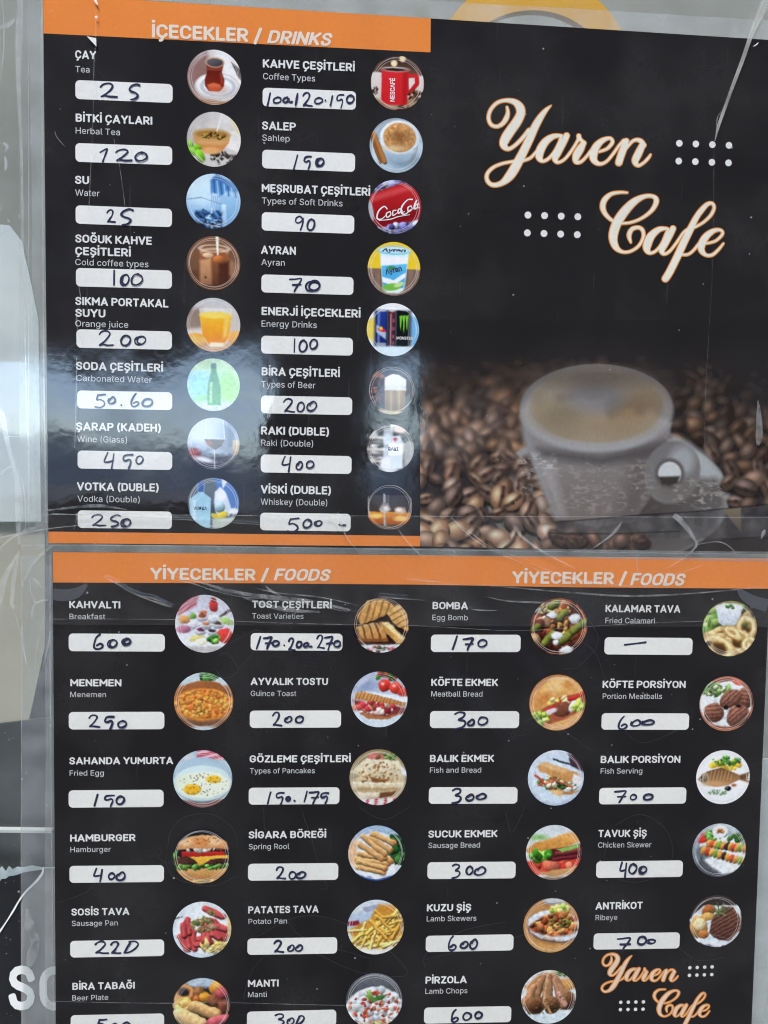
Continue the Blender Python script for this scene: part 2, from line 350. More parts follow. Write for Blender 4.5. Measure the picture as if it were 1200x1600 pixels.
def pic_water():
    p = Pic((156, 200, 232), seed=5)
    p.grad((188, 222, 240), (104, 160, 208)); p.ell(-.45, -.35, .6, .6, (214, 236, 246), soft=.5, a=.8)
    p.poly([(-.12, -.75), (.1, -1), (.95, -.6), (.9, -.35), (.5, -.38), (.2, -.15), (-.1, -.25)], (60, 112, 176), (96, 158, 212), soft=.08)
    for k in range(7): p.cap(.0+.13*k, -.8+.06*k, .05+.13*k, -.3+.02*k, .022, (190, 222, 246) if k % 2 else (38, 84, 150), sh=0, soft=.05, a=.8)
    p.poly([(-.05, -.3), (.2, -.25), (.12, .1), (.05, .45), (-.12, .45), (-.14, .1)], (206, 230, 244), soft=.08)
    for k in range(4): p.cap(-.05+.07*k, -.2, -.12+.06*k, .4, .014, (92, 140, 190), sh=0, soft=.04, a=.8)
    p.poly([(-.7, .35), (.42, .35), (.4, 1), (-.6, 1)], (92, 150, 204), (54, 104, 170), soft=.06)
    for k in range(70):
        x, y = -.14+p.rs.uniform(-.5, .5), .62+p.rs.uniform(-.26, .3); a = p.rs.uniform(0, 3.1); l = p.rs.uniform(.05, .17)
        p.cap(x-l*math.cos(a), y-l*.6*math.sin(a), x+l*math.cos(a), y+l*.6*math.sin(a), p.rs.uniform(.015, .04), [(28, 44, 76), (44, 72, 116), (186, 216, 238), (62, 104, 156), (20, 30, 54)][k % 5], sh=.3, soft=.05, a=.85)
    p.poly([(.3, .1), (.46, .1), (.5, .95), (.34, 1)], (226, 240, 248), (150, 190, 226), soft=.05, a=.8)
    p.cap(-.95, -.05, -.45, -.12, .014, (60, 96, 140), sh=0, a=.7); p.cap(-.45, -.12, .3, .1, .012, (90, 130, 176), sh=0, a=.6)
    return p

def pic_icedcoffee():
    p = Pic((150, 104, 74), seed=6)
    p.grad((140, 96, 68), (112, 74, 52)); p.poly([(.4, -.2), (1, .0), (1, .45), (.4, .5)], (160, 116, 84), soft=.15); p.poly([(-1, .3), (-.4, .3), (-.3, 1), (-1, 1)], (104, 66, 46), soft=.2)
    p.ell(0, .78, .9, .3, (120, 74, 46), soft=.2)
    p.poly([(-.5, -.55), (.56, -.55), (.6, .75), (.4, .88), (-.4, .88), (-.56, .75)], (172, 106, 62), (92, 56, 38), soft=.05)
    p.poly([(-.5, -.1), (-.1, -.2), (-.05, .8), (-.5, .8)], (224, 164, 112), (160, 110, 76), soft=.12)
    p.poly([(.2, .0), (.58, -.1), (.58, .75), (.2, .8)], (84, 44, 30), soft=.15)
    p.ell(.03, -.42, .52, .16, (206, 168, 132)); p.ell(.05, -.36, .46, .12, (156, 92, 54))
    p.ell(.2, -.15, .22, .14, (196, 112, 56), sh=.4); p.ell(-.2, -.3, .2, .1, (230, 188, 148), sh=.2)
    p.ring(.03, -.55, .54, .13, .03, (224, 200, 176), a=.8)
    p.poly([(.08, -1), (.2, -1), (.18, -.3), (.13, -.3)], (242, 232, 218))
    p.cap(-.3, .52, -.28, .54, .03, (60, 34, 24), sh=0); p.tex(5, .06); return p

def pic_orangejuice():
    p = Pic((186, 176, 168), seed=7)
    p.grad((196, 196, 196), (214, 190, 170)); p.poly([(-1, -.6), (-.4, -.6), (-.4, .1), (-1, .2)], (150, 128, 112), soft=.2)
    p.poly([(-1, .25), (-.2, .1), (.1, .6), (-.4, 1), (-1, .8)], (226, 208, 196), soft=.15)
    p.ell(-.65, .62, .45, .3, (236, 164, 60), sh=.2); p.ell(-.62, .62, .34, .2, (246, 190, 92)); p.ell(.85, .5, .3, .3, (240, 160, 60), sh=.2)
    p.ell(.1, .86, .8, .2, (208, 150, 90), soft=.15)
    p.poly([(-.54, -.62), (.7, -.62), (.6, .4), (.42, .8), (-.18, .8), (-.42, .4)], (226, 222, 214), soft=.05, a=.75)
    p.poly([(-.52, -.36), (.68, -.36), (.58, .4), (.4, .72), (-.16, .72), (-.4, .4)], (250, 190, 40), (244, 142, 34), soft=.05)
    p.ell(.08, -.36, .6, .13, (252, 214, 92)); p.poly([(.4, -.25), (.6, -.25), (.5, .4), (.36, .5)], (254, 214, 110), soft=.1, a=.7)
    p.poly([(-.12, .66), (.4, .66), (.34, .82), (-.1, .82)], (246, 226, 190), soft=.05); p.tex(3, .04); return p

def pic_soda():
    p = Pic((150, 200, 150), seed=8)
    p.grad((150, 206, 240), (196, 236, 180), x0=-.8, x1=.8); p.poly([(-1, -1), (1, -1), (1, -.55), (-1, -.45)], (180, 214, 160), soft=.2)
    p.ell(.6, .1, .5, .6, (164, 222, 120), soft=.4); p.ell(-.6, .1, .5, .5, (150, 214, 244), soft=.4); p.ell(-.4, .6, .5, .25, (150, 220, 150), soft=.2)
    p.ell(0, .86, 1, .22, (206, 214, 222), soft=.15)
    p.poly([(-.1, -.75), (.1, -.75), (.11, -.5), (.24, -.05), (.28, .3), (.28, .78), (-.22, .78), (-.24, .3), (-.2, -.05), (-.1, -.5)], (88, 150, 96), (96, 176, 92), soft=.05)
    p.poly([(-.1, -.82), (.1, -.82), (.1, -.62), (-.1, -.62)], (70, 110, 84)); p.poly([(-.14, -.1), (-.04, -.1), (-.06, .7), (-.16, .7)], (190, 228, 184), soft=.06, a=.8)
    p.tex(12, .1); return p

def pic_wine():
    p = Pic((150, 164, 190), seed=9)
    p.grad((170, 186, 214), (120, 132, 156)); p.ell(-.6, -.5, .6, .5, (196, 208, 226), soft=.4)
    p.ell(.55, -.3, .35, .6, (92, 104, 130), soft=.3, a=.6)
    p.poly([(-1, .5), (1, .4), (1, 1), (-1, 1)], (66, 60, 66), soft=.2, a=.8); p.ell(-.75, .4, .28, .2, (150, 44, 48), sh=.3, soft=.1); p.ell(-.35, .62, .4, .1, (224, 228, 234), rot=12, soft=.1)
    p.poly([(-.28, -1), (.36, -1), (.44, -.2), (.3, .08), (.05, .26), (-.2, .08), (-.34, -.2)], (196, 208, 222), soft=.04, a=.55)
    p.ell(.04, -.18, .4, .05, (200, 206, 214), a=.6)
    p.poly([(-.34, -.16), (.42, -.16), (.3, .08), (.06, .25), (-.2, .08)], (78, 30, 44), (52, 22, 36), soft=.04); p.ell(-.16, -.02, .12, .1, (176, 60, 60), soft=.08, a=.7)
    p.cap(.04, .25, .05, .95, .02, (208, 212, 218), sh=.3); p.cap(-.28, -1, -.34, -.2, .012, (240, 244, 248), sh=0, a=.8); p.cap(.36, -1, .43, -.2, .012, (240, 244, 248), sh=0, a=.8)
    p.poly([(.72, -.16), (1, -.16), (1, .42), (.74, .42)], (206, 184, 150), (170, 140, 104)); p.poly([(.55, -.8), (.8, -.5), (.72, .1), (.55, .2)], (70, 84, 112), soft=.1, a=.5)
    return p

def pic_vodka():
    p = Pic((96, 108, 120), seed=10)
    p.grad((110, 124, 132), (70, 80, 92)); p.poly([(0, -1), (1, -1), (1, .4), (.55, .1), (.2, -.4)], (86, 128, 196), soft=.1); p.poly([(.3, -1), (.6, -1), (.35, -.55)], (220, 228, 238), soft=.06)
    p.poly([(-.62, -.78), (-.36, -.78), (-.36, -.4), (-.1, -.2), (-.12, .98), (-.9, .98), (-.92, -.16), (-.62, -.4)], (150, 194, 216), (170, 214, 230), soft=.04)
    p.poly([(-.6, -.85), (-.38, -.85), (-.38, -.44), (-.6, -.44)], (62, 96, 168)); p.poly([(-.8, -.1), (-.68, -.1), (-.7, .9), (-.82, .9)], (220, 240, 246), soft=.08, a=.7)
    p.poly([(.05, -.45), (.25, -.65), (.5, -.4), (.72, .3), (.6, .5), (.1, .4), (.02, 0)], (228, 236, 242), (190, 210, 226), soft=.06)
    p.ell(.3, -.3, .16, .2, (248, 250, 252), soft=.1); p.ell(.25, .15, .2, .22, (160, 190, 200), sh=.4); p.ell(.3, .48, .28, .14, (232, 206, 60), sh=.3, rot=-20); p.ell(.05, .5, .16, .1, (214, 190, 70), rot=30)
    p.poly([(-.05, .62), (1, .5), (1, 1), (-.05, 1)], (196, 208, 196), soft=.1); p.ell(.8, .3, .2, .12, (236, 240, 244), soft=.08)
    p.tex(5, .06); return p

def pic_redmug():
    p = Pic((86, 60, 50), seed=11)
    p.grad((66, 46, 40), (110, 78, 62), y1=-.3); p.poly([(-1, -.38), (1, -.3), (1, .6), (-1, .75)], (224, 212, 202), (206, 190, 174), soft=.05); p.poly([(-1, .6), (1, .5), (1, 1), (-1, 1)], (164, 130, 98), soft=.1)
    p.ell(-.14, -.72, .12, .12, (250, 222, 170), soft=.05); p.ell(.18, -.9, .12, .12, (246, 214, 160), soft=.05); p.ell(-.8, -.72, .2, .1, (150, 120, 70), rot=-40, soft=.1)
    p.poly([(.38, -.34), (.74, -.38), (.82, -.28), (.82, .02), (.46, .46), (.38, .4)], (216, 42, 46), (186, 30, 36), soft=.04); p.poly([(.42, -.2), (.64, -.22), (.66, -.02), (.44, .24)], (222, 208, 198), soft=.04)
    m = p.poly([(-.6, -.5), (.42, -.5), (.38, .72), (.3, .8), (-.5, .8), (-.6, .7)], (222, 44, 50), (212, 36, 42), soft=.04)
    p.poly([(.2, -.45), (.4, -.45), (.36, .72), (.2, .76)], (170, 24, 30), soft=.1, a=.6); p.ell(-.1, -.5, .52, .09, (240, 226, 214)); p.ell(-.1, -.49, .46, .06, (60, 40, 34))
    p.blobs(46, .72, .42, .3, .2, .035, [(96, 60, 40), (70, 40, 28)]); p.blobs(30, .35, .92, .5, .1, .035, [(96, 60, 40), (70, 40, 28)]); p.blobs(16, -.82, .3, .1, .12, .035, [(96, 60, 40), (70, 40, 28)])
    return p

def pic_salep():
    p = Pic((150, 170, 184), seed=12)
    p.grad((150, 166, 176), (176, 200, 214)); p.ell(.1, .3, 1.0, .72, (186, 206, 218), sh=.1); p.ell(.2, .42, .72, .48, (166, 190, 206), soft=.1); p.ell(.35, .5, .55, .3, (112, 132, 146), soft=.2, a=.7)
    p.ell(.12, -.1, .72, .74, (206, 216, 222), sh=.25); p.poly([(-.55, .1), (.75, .15), (.5, .5), (.2, .62), (-.15, .6), (-.45, .4)], (186, 202, 212), (140, 164, 180), soft=.08)
    p.ell(.12, -.3, .74, .62, (226, 232, 234), sh=.1); p.ell(.12, -.3, .62, .54, (206, 150, 90), sh=.12)
    m = p.pm(el_pts(.12, -.3, .6, .52)); p.tex(14, .28, m); p.ell(.1, -.35, .3, .22, (120, 70, 34), soft=.3, a=.55); p.ell(-.1, .1, .4, .1, (232, 200, 150), soft=.1, a=.7)
    p.cap(-.85, -.4, -.42, .62, .09, (188, 124, 66), sh=.6); p.cap(-.95, -.3, -.58, .64, .06, (150, 92, 46), sh=.5); p.tex(4, .05); return p

def pic_cola():
    p = Pic((130, 126, 176), seed=13)
    p.blobs(120, 0, 0, 1.1, 1.1, .13, [(150, 150, 200), (92, 88, 146), (196, 200, 226), (110, 108, 160)], sh=.7)
    p.poly([(-1, -.42), (.3, -.92), (.9, -.6), (1.05, .2), (.9, .42), (-.55, .78), (-1.0, .45)], (206, 40, 44), (150, 22, 30), soft=.05)
    p.poly([(-1, -.35), (.5, -.85), (.75, -.72), (-.9, -.15)], (228, 96, 96), soft=.15, a=.6); p.poly([(-.9, .3), (.95, -.05), (.9, .4), (-.55, .76)], (120, 20, 30), soft=.25, a=.5)
    p.ell(-.95, .1, .12, .45, (170, 168, 176), rot=-15); p.blobs(24, .3, .8, .5, .16, .1, [(120, 118, 170), (176, 178, 214), (80, 78, 130)], sh=.7); return p

def pic_ayran():
    p = Pic((240, 202, 40), seed=14)
    p.poly([(-1.1, 0), (1.1, 0), (1.1, 1.1), (-1.1, 1.1)], (140, 112, 96), soft=.02)
    for k in range(9): p.cap(-1+.25*k, 0, -.98+.25*k, 1, .012, (104, 82, 70), sh=0, soft=.03)
    m = p.pm([(-1, 0), (1, 0), (1, 1), (-1, 1)]); p.tex(6, .12, m, sx=.3, sy=2)
    p.poly([(-.54, -.62), (.56, -.62), (.44, .5), (.38, .78), (.2, .9), (-.25, .9), (-.4, .78), (-.44, .5)], (206, 238, 246), (226, 244, 248), soft=.04)
    p.poly([(-.5, -.45), (.52, -.45), (.5, -.22), (-.49, -.15)], (244, 250, 252), soft=.06)
    p.poly([(-.47, -.1), (.49, -.2), (.42, .5), (.36, .7), (-.36, .74), (-.43, .5)], (92, 190, 232), (60, 160, 222), soft=.04)
    p.poly([(-.44, .3), (.0, .42), (.44, .12), (.43, .3), (.0, .62), (-.42, .5)], (240, 250, 252), soft=.04)
    p.ell(-.08, .68, .36, .14, (120, 190, 70), rot=-8); p.ell(.2, .58, .2, .08, (196, 226, 140), rot=-20); p.ell(-.1, -.04, .17, .07, (70, 150, 90))
    p.ell(0, -.68, .64, .16, (120, 200, 220)); p.ell(0, -.7, .58, .12, (196, 232, 238)); return p

def pic_energy():
    p = Pic((204, 216, 226), seed=15)
    p.grad((236, 240, 244), (206, 226, 240)); p.poly([(-1, -.3), (-.7, -.5), (-.72, .5), (-1, .3)], (236, 206, 60), soft=.08); p.poly([(.68, -.6), (1, -.4), (1, .5), (.7, .6)], (110, 176, 224), soft=.08)
    p.poly([(-.68, -.7), (-.24, -.74), (-.22, .64), (-.66, .66)], (36, 62, 150), (28, 40, 106)); p.poly([(-.6, -.7), (-.5, -.7), (-.5, .6), (-.6, .6)], (120, 150, 210), soft=.06, a=.7)
    p.poly([(-.66, -.2), (-.24, .1), (-.23, .4), (-.66, .1)], (170, 184, 210), soft=.05); p.ell(-.42, .02, .16, .07, (214, 50, 56), rot=15); p.ell(-.46, -.04, .07, .07, (240, 190, 60))
    p.poly([(-.66, .5), (-.23, .5), (-.23, .68), (-.66, .68)], (150, 160, 180), soft=.04)
    p.poly([(-.18, -.74), (.08, -.74), (.09, .64), (-.17, .64)], (120, 40, 52), (70, 40, 50)); p.poly([(-.12, -.6), (-.06, -.6), (-.06, .6), (-.12, .6)], (206, 170, 176), soft=.04, a=.7); p.ell(-.04, -.7, .12, .05, (170, 60, 60))
    for x0, x1 in ((-.68, -.22), (-.18, .09), (.14, .66)):
        for e in (x0, x1): p.poly([(e-.05, -.74), (e+.05, -.74), (e+.05, .66), (e-.05, .66)], (22, 26, 44), soft=.08, a=.6)
        p.ell((x0+x1)/2, -.73, (x1-x0)/2, .06, (176, 182, 190), soft=.04); p.ell((x0+x1)/2, .66, (x1-x0)/2, .06, (150, 160, 172), soft=.05)
    for y in (-.4, -.1, .2, .45): p.poly([(-.03, y), (.06, y), (.06, y+.12), (-.03, y+.12)], (190, 110, 110), soft=.04, a=.6)
    p.poly([(.14, -.74), (.64, -.72), (.66, .62), (.14, .64)], (16, 20, 22)); p.poly([(.58, -.6), (.64, -.6), (.64, .6), (.58, .6)], (96, 108, 110), soft=.04)
    for x0, y1 in ((.28, .02), (.40, .12), (.52, .02)):
        p.poly([(x0-.05, -.52), (x0+.07, -.56), (x0+.045, -.3), (x0+.02, y1), (x0-.015, y1-.12), (x0-.02, -.3)], (122, 206, 50), soft=.03)
    p.poly([(-.8, .66), (.8, .62), (.9, 1), (-.9, 1)], (214, 232, 242), soft=.08); p.ell(0, -.98, .8, .22, (246, 248, 250), soft=.1); return p

def pic_beer():
    p = Pic((46, 38, 36), seed=16)
    p.poly([(-.9, -.75), (-.3, -.55), (-.28, .6), (-.9, .55)], (84, 52, 42), (52, 32, 30), soft=.05); p.poly([(-.8, -.9), (-.3, -.6), (-.3, -.5), (-.9, -.55)], (150, 92, 66), soft=.04)
    p.blobs(26, -.62, .2, .2, .35, .06, [(110, 50, 46), (60, 36, 36), (130, 90, 80)]); p.ell(.55, -.2, .45, .8, (96, 90, 80), soft=.35, a=.8)
    p.poly([(-.3, -.1), (.6, -.1), (.56, .86), (.46, .95), (-.2, .95), (-.27, .86)], (176, 138, 82), (122, 88, 48), soft=.04)
    for k in range(5): p.cap(-.2+.17*k, 0, -.19+.17*k, .85, .025, (222, 190, 130) if k % 2 else (110, 80, 50), sh=0, soft=.06, a=.6)
    p.poly([(-.3, -.52), (.0, -.68), (.3, -.64), (.6, -.45), (.6, 0), (-.3, 0)], (244, 242, 240), (222, 216, 210), soft=.05)
    p.ell(-.5, .92, .4, .12, (190, 160, 120), soft=.12); p.ell(.2, .96, .5, .1, (214, 190, 140), soft=.08); p.tex(5, .08); return p

def pic_raki():
    p = Pic((120, 112, 104), seed=17)
    p.blobs(60, 0, 0, 1, 1, .16, [(92, 84, 78), (206, 204, 200), (60, 54, 50), (170, 160, 150)], sh=.3, soft=.1)
    for k in range(5): p.poly([(-1, -.5+.25*k), (-.25, -.5+.25*k), (-.25, -.4+.25*k), (-1, -.4+.25*k)], (70, 60, 54) if k % 2 else (214, 206, 190), soft=.06, a=.8)
    p.poly([(-.3, -.8), (.1, -.85), (.12, .9), (-.3, .9)], (206, 216, 224), soft=.1, a=.8); p.ell(-.05, .7, .4, .35, (240, 244, 248), soft=.2); p.ell(.4, -.8, .3, .15, (236, 206, 190), soft=.1)
    p.poly([(-.02, -.5), (.4, -.55), (.55, -.1), (.52, .85), (.0, .85)], (196, 206, 210), (226, 234, 238), soft=.06); p.poly([(-.08, -.18), (.5, -.2), (.5, .28), (-.08, .3)], (240, 242, 242), soft=.04)
    p.ell(.2, -.36, .08, .09, (206, 44, 60)); p.ell(.8, .3, .25, .5, (176, 176, 172), soft=.15); return p

def pic_whisky():
    p = Pic((40, 36, 38), seed=18)
    for x0, x1 in ((-.92, -.05), (-.2, .92)):
        p.poly([(x0, -.5), (x1, -.5), (x1-.03, .8), (x0+.05, .85)], (92, 86, 88), (120, 96, 76), soft=.05, a=.55)
        p.cap(x0, -.5, x0+.05, .8, .025, (206, 206, 210), sh=0, a=.6); p.cap(x1, -.5, x1-.03, .8, .02, (206, 206, 210), sh=0, a=.6)
        p.poly([(x0+.04, .2), (x1-.02, .24), (x1-.05, .62), (x1-.2, .74), (x0+.12, .76), (x0+.05, .6)], (232, 152, 52), (176, 82, 24), soft=.05)
    p.cap(-.25, -.55, -.2, .8, .03, (190, 196, 206), sh=0, a=.8)
    p.poly([(-.45, .1), (-.28, -.2), (-.05, -.16), (.06, .12), (-.1, .24), (-.36, .24)], (120, 116, 120), (206, 190, 172), soft=.06); p.poly([(-.26, .0), (-.1, -.04), (-.04, .12), (-.2, .16)], (236, 230, 224), soft=.08, a=.8); p.poly([(.2, .06), (.36, -.02), (.68, .02), (.72, .22), (.5, .3), (.24, .24)], (150, 132, 122), (214, 186, 156), soft=.06); p.ell(.42, .12, .14, .08, (240, 226, 214), soft=.08)
    p.ell(.5, .5, .3, .12, (250, 196, 110), soft=.1); p.ell(-.55, .4, .25, .1, (252, 206, 110), soft=.1); p.ell(0, .88, .8, .08, (150, 120, 90), soft=.06, a=.6); p.tex(6, .08); return p

def pic_breakfast():
    p = Pic((222, 222, 230), seed=21)
    p.grad((206, 208, 220), (232, 232, 238)); p.poly([(-1, -.7), (-.2, -1), (-.3, -.6), (-.9, -.3)], (176, 66, 84), soft=.06); p.stripes([(-1, -.7), (-.2, -1), (-.3, -.6), (-.9, -.3)], (226, 190, 196), 60, .12)
    p.ell(.0, .75, .9, .25, (236, 238, 240)); p.ell(.3, -.62, .16, .2, (206, 56, 52), sh=.3); p.ell(.3, -.82, .1, .1, (150, 60, 56)); p.ell(.75, -.4, .3, .05, (90, 70, 66), rot=-30); p.ell(.7, .4, .28, .26, (226, 66, 62), sh=.25, rough=.2); p.ell(-.72, .2, .24, .14, (196, 120, 150), sh=.3)
    p.ell(-.7, -.15, .2, .15, (226, 160, 90), sh=.3); p.ell(-.4, -.25, .12, .1, (120, 176, 70), sh=.3); p.ell(.75, -.1, .24, .12, (170, 206, 110), sh=.2, rot=20)
    p.ell(-.25, .5, .26, .12, (228, 214, 130), sh=.2, rot=-10); p.ell(-.1, .62, .2, .12, (246, 240, 214), sh=.2); p.blobs(26, .3, .52, .18, .16, .06, [(96, 160, 60), (60, 120, 50), (140, 190, 90)])
    for x, y, c in ((-.36, .0, (236, 236, 240)), (-.14, .2, (120, 60, 90)), (.25, .22, (70, 60, 66)), (.06, .0, (206, 130, 80)), (.44, -.02, (90, 60, 40)), (.28, -.2, (230, 236, 244)), (-.08, -.26, (190, 80, 60))):
        p.ell(x, y+.06, .19, .14, (190, 192, 204), sh=.3); p.ell(x, y, .19, .1, (244, 244, 248)); p.ell(x, y+.005, .14, .065, c, sh=.3)
    p.blobs(10, -.08, -.34, .12, .08, .05, [(206, 90, 60), (226, 150, 110)]); p.poly([(-1, .8), (1, .75), (1, 1), (-1, 1)], (170, 160, 156), soft=.1, a=.7); return p

def pic_menemen():
    p = Pic((170, 120, 80), seed=22)
    p.ell(0, -.8, 1, .4, (196, 214, 220), soft=.1); p.blobs(40, .2, -.88, .3, .12, .06, [(70, 130, 60), (40, 90, 44), (110, 160, 90)]); p.ell(0, -.1, 1.0, .62, (196, 132, 84)); p.ell(0, -.14, .95, .56, (160, 96, 56), sh=.2)
    p.ell(0, .1, 1.02, .56, (226, 136, 50)); m = p.pm(el_pts(0, .08, 1.0, .52)); p.blobs(420, 0, .08, 1.0, .5, .05, [(240, 160, 66), (232, 132, 54), (246, 180, 86), (222, 104, 48), (236, 146, 64), (242, 166, 76)], sh=.35, mask=m, soft=.06); p.blobs(16, .1, .1, .8, .4, .02, [(70, 100, 40)], mask=m)
    p.poly([(-1, .42), (-.6, .62), (0, .7), (.6, .62), (1, .4), (.9, .7), (0, 1), (-.9, .7)], (176, 120, 80), (104, 70, 52), soft=.05); p.ell(0, 1.0, .6, .14, (196, 206, 210), soft=.1); return p

def pic_friedegg():
    p = Pic((160, 190, 206), seed=23)
    p.grad((170, 196, 210), (206, 226, 226)); p.poly([(-.2, -1), (.7, -1), (.9, -.65), (-.2, -.7)], (206, 90, 110), soft=.05); p.stripes([(-.2, -1), (.7, -1), (.9, -.65), (-.2, -.7)], (238, 206, 214), 75, .2, w=.25, a=.9)
    p.poly([(-.7, -.75), (-.35, -.9), (-.3, -.7), (-.6, -.62)], (206, 210, 214), soft=.05); p.ell(0, .05, 1.02, .8, (150, 178, 196), sh=.2); p.ell(0, -.25, .9, .4, (176, 200, 212), soft=.2); p.ell(0, .15, .98, .62, (206, 226, 224), sh=.05)
    p.ell(.0, .2, .9, .46, (232, 238, 214), rough=.2); p.ell(-.6, .1, .3, .2, (222, 232, 200), soft=.2, a=.6)
    p.ell(-.35, .37, .3, .19, (248, 196, 50), sh=.12); p.ell(-.38, .33, .16, .08, (252, 176, 30), soft=.08, a=.8); p.ell(.36, .02, .26, .14, (248, 202, 60), sh=.12); p.ell(.34, 0, .14, .06, (252, 182, 40), soft=.06, a=.8)
    p.blobs(70, 0, .2, .85, .4, .013, [(90, 90, 60), (140, 90, 50), (70, 70, 50)], sh=0); p.poly([(-.8, .7), (0, .85), (.8, .68), (.5, 1), (-.5, 1)], (136, 88, 80), soft=.06); return p

def pic_hamburger():
    p = Pic(INK, seed=24)
    p.poly([(-.95, .55), (.95, .5), (.5, .98), (-.5, .98)], (206, 160, 84), soft=.06); p.blobs(26, 0, .78, .7, .16, .07, [(232, 196, 110), (206, 150, 70), (244, 214, 140)], sh=.4, el=3)
    p.poly([(-.9, .45), (.95, .42), (.85, .72), (.5, .84), (-.4, .86), (-.8, .72)], (226, 178, 110), (190, 124, 62), soft=.04)
    p.blobs(60, 0, .36, .98, .1, .07, [(110, 170, 70), (70, 130, 50), (150, 200, 100)], sh=.6); p.blobs(10, -.9, .1, .1, .25, .07, [(110, 170, 70), (70, 130, 50)])
    for c in (-.5, .45): p.ell(c, .16, .52, .15, (84, 52, 44), sh=.4)
    p.tex(10, .3, p.pm([(-1, .05), (1, .05), (1, .3), (-1, .3)])); p.poly([(-.45, .0), (.92, -.04), (.95, .08), (.3, .12), (-.08, .36), (-.3, .1)], (246, 196, 74), (226, 160, 50), soft=.03)
    p.poly([(-.72, -.16), (.8, -.16), (.85, -.02), (-.7, .02)], (214, 52, 46), (176, 34, 34), soft=.03); p.blobs(16, 0, -.24, .7, .05, .06, [(236, 230, 214), (150, 84, 70), (206, 190, 170)], el=3)
    p.poly([(-.86, -.22), (-.8, -.5), (-.5, -.68), (0, -.76), (.5, -.72), (.86, -.5), (.93, -.25), (.4, -.28), (-.4, -.26)], (236, 180, 120), (206, 140, 86), soft=.04)
    p.ell(-.05, -.5, .26, .16, (226, 140, 74), soft=.1, a=.8); p.ell(.45, -.5, .2, .12, (246, 206, 156), soft=.1, a=.8); p.ell(-.55, -.48, .2, .12, (246, 206, 156), soft=.1, a=.8); p.blobs(14, 0, -.55, .7, .14, .015, [(120, 70, 40)], sh=0); return p

def pic_sausage():
    p = Pic((206, 216, 222), seed=25)
    p.grad((222, 230, 234), (196, 212, 222)); p.ell(0, .05, .92, .8, (232, 238, 240)); p.blobs(26, .45, .55, .4, .3, .07, [(236, 206, 120), (220, 180, 90)], el=3)
    for a in [(-.75, .25, -.5, .7), (-.5, .0, -.45, .6), (-.3, .1, -.25, .7), (-.1, .35, .3, .45), (-.2, .55, .2, .55), (.1, -.1, .05, .4), (.25, -.2, .2, .45), (.4, -.3, .8, .2), (.3, .0, .75, .35), (.5, -.1, .8, .0), (.1, -.75, .7, -.45), (-.5, -.35, -.45, .1), (.35, .15, .6, .3), (-.65, -.15, -.6, .2)]:
        p.cap(a[0], a[1], a[2], a[3], .12, (196, 72, 72), sh=.55); p.cap(a[0]-.03, a[1], a[2]-.03, a[3], .03, (232, 130, 126), sh=0, soft=.08, a=.5)
    p.poly([(-.72, -.1), (-.6, -.38), (-.55, -.05), (-.4, -.38), (-.36, -.02)], (206, 80, 84), soft=.04); p.poly([(.05, -.72), (.3, -.6), (.25, -.5)], (206, 70, 70), soft=.03)
    p.blobs(60, .05, -.15, .4, .25, .05, [(150, 116, 80), (110, 130, 60), (176, 140, 110)], sh=.4, el=3); p.blobs(10, .32, -.6, .12, .12, .06, [(150, 140, 80), (120, 96, 60)]); p.blobs(20, .3, .6, .35, .12, .05, [(240, 214, 130), (226, 190, 100)], el=4); p.poly([(.85, -.5), (1, -.4), (1, .4), (.9, .3)], (226, 190, 110), soft=.08)
    p.cap(-.95, -.4, -.72, -.48, .02, (50, 50, 54), sh=0); p.tex(6, .1); return p

def pic_beerplate():
    p = Pic((52, 46, 46), seed=26)
    p.ell(.1, -.85, .7, .2, (176, 196, 210), soft=.12); p.ell(.8, -.5, .3, .4, (70, 66, 70), soft=.2); p.ring(-.62, -.5, .28, .22, .1, (206, 128, 66)); p.ring(-.64, -.52, .28, .22, .05, (230, 164, 96))
    p.poly([(-.95, -.35), (-.4, -.3), (-.2, .1), (-.9, .2)], (224, 172, 90), soft=.08); p.blobs(12, -.6, -.05, .35, .15, .1, [(236, 190, 110), (206, 140, 70)], el=3)
    for a in [(.55, -.62, .3, .26, (206, 140, 54)), (-.1, -.5, .2, .2, (150, 100, 60)), (.1, -.3, .22, .18, (222, 150, 50)), (.5, -.2, .3, .24, (140, 84, 56)), (.72, -.45, .26, .24, (176, 76, 80)), (-.2, -.2, .14, .2, (176, 96, 50)), (.75, .1, .24, .3, (120, 70, 52))]:
        p.ell(a[0], a[1], a[2], a[3], a[4], sh=.5, soft=.06, rough=.2)
    p.cap(-.25, .02, .45, .32, .22, (222, 172, 110), sh=.5); p.cap(-.72, .35, -.1, .68, .3, (226, 186, 128), sh=.5); p.cap(.35, .62, .8, .5, .2, (206, 92, 100), sh=.5); p.cap(-.2, .98, .4, .98, .14, (206, 130, 66), sh=.4)
    p.tex(9, .16); return p

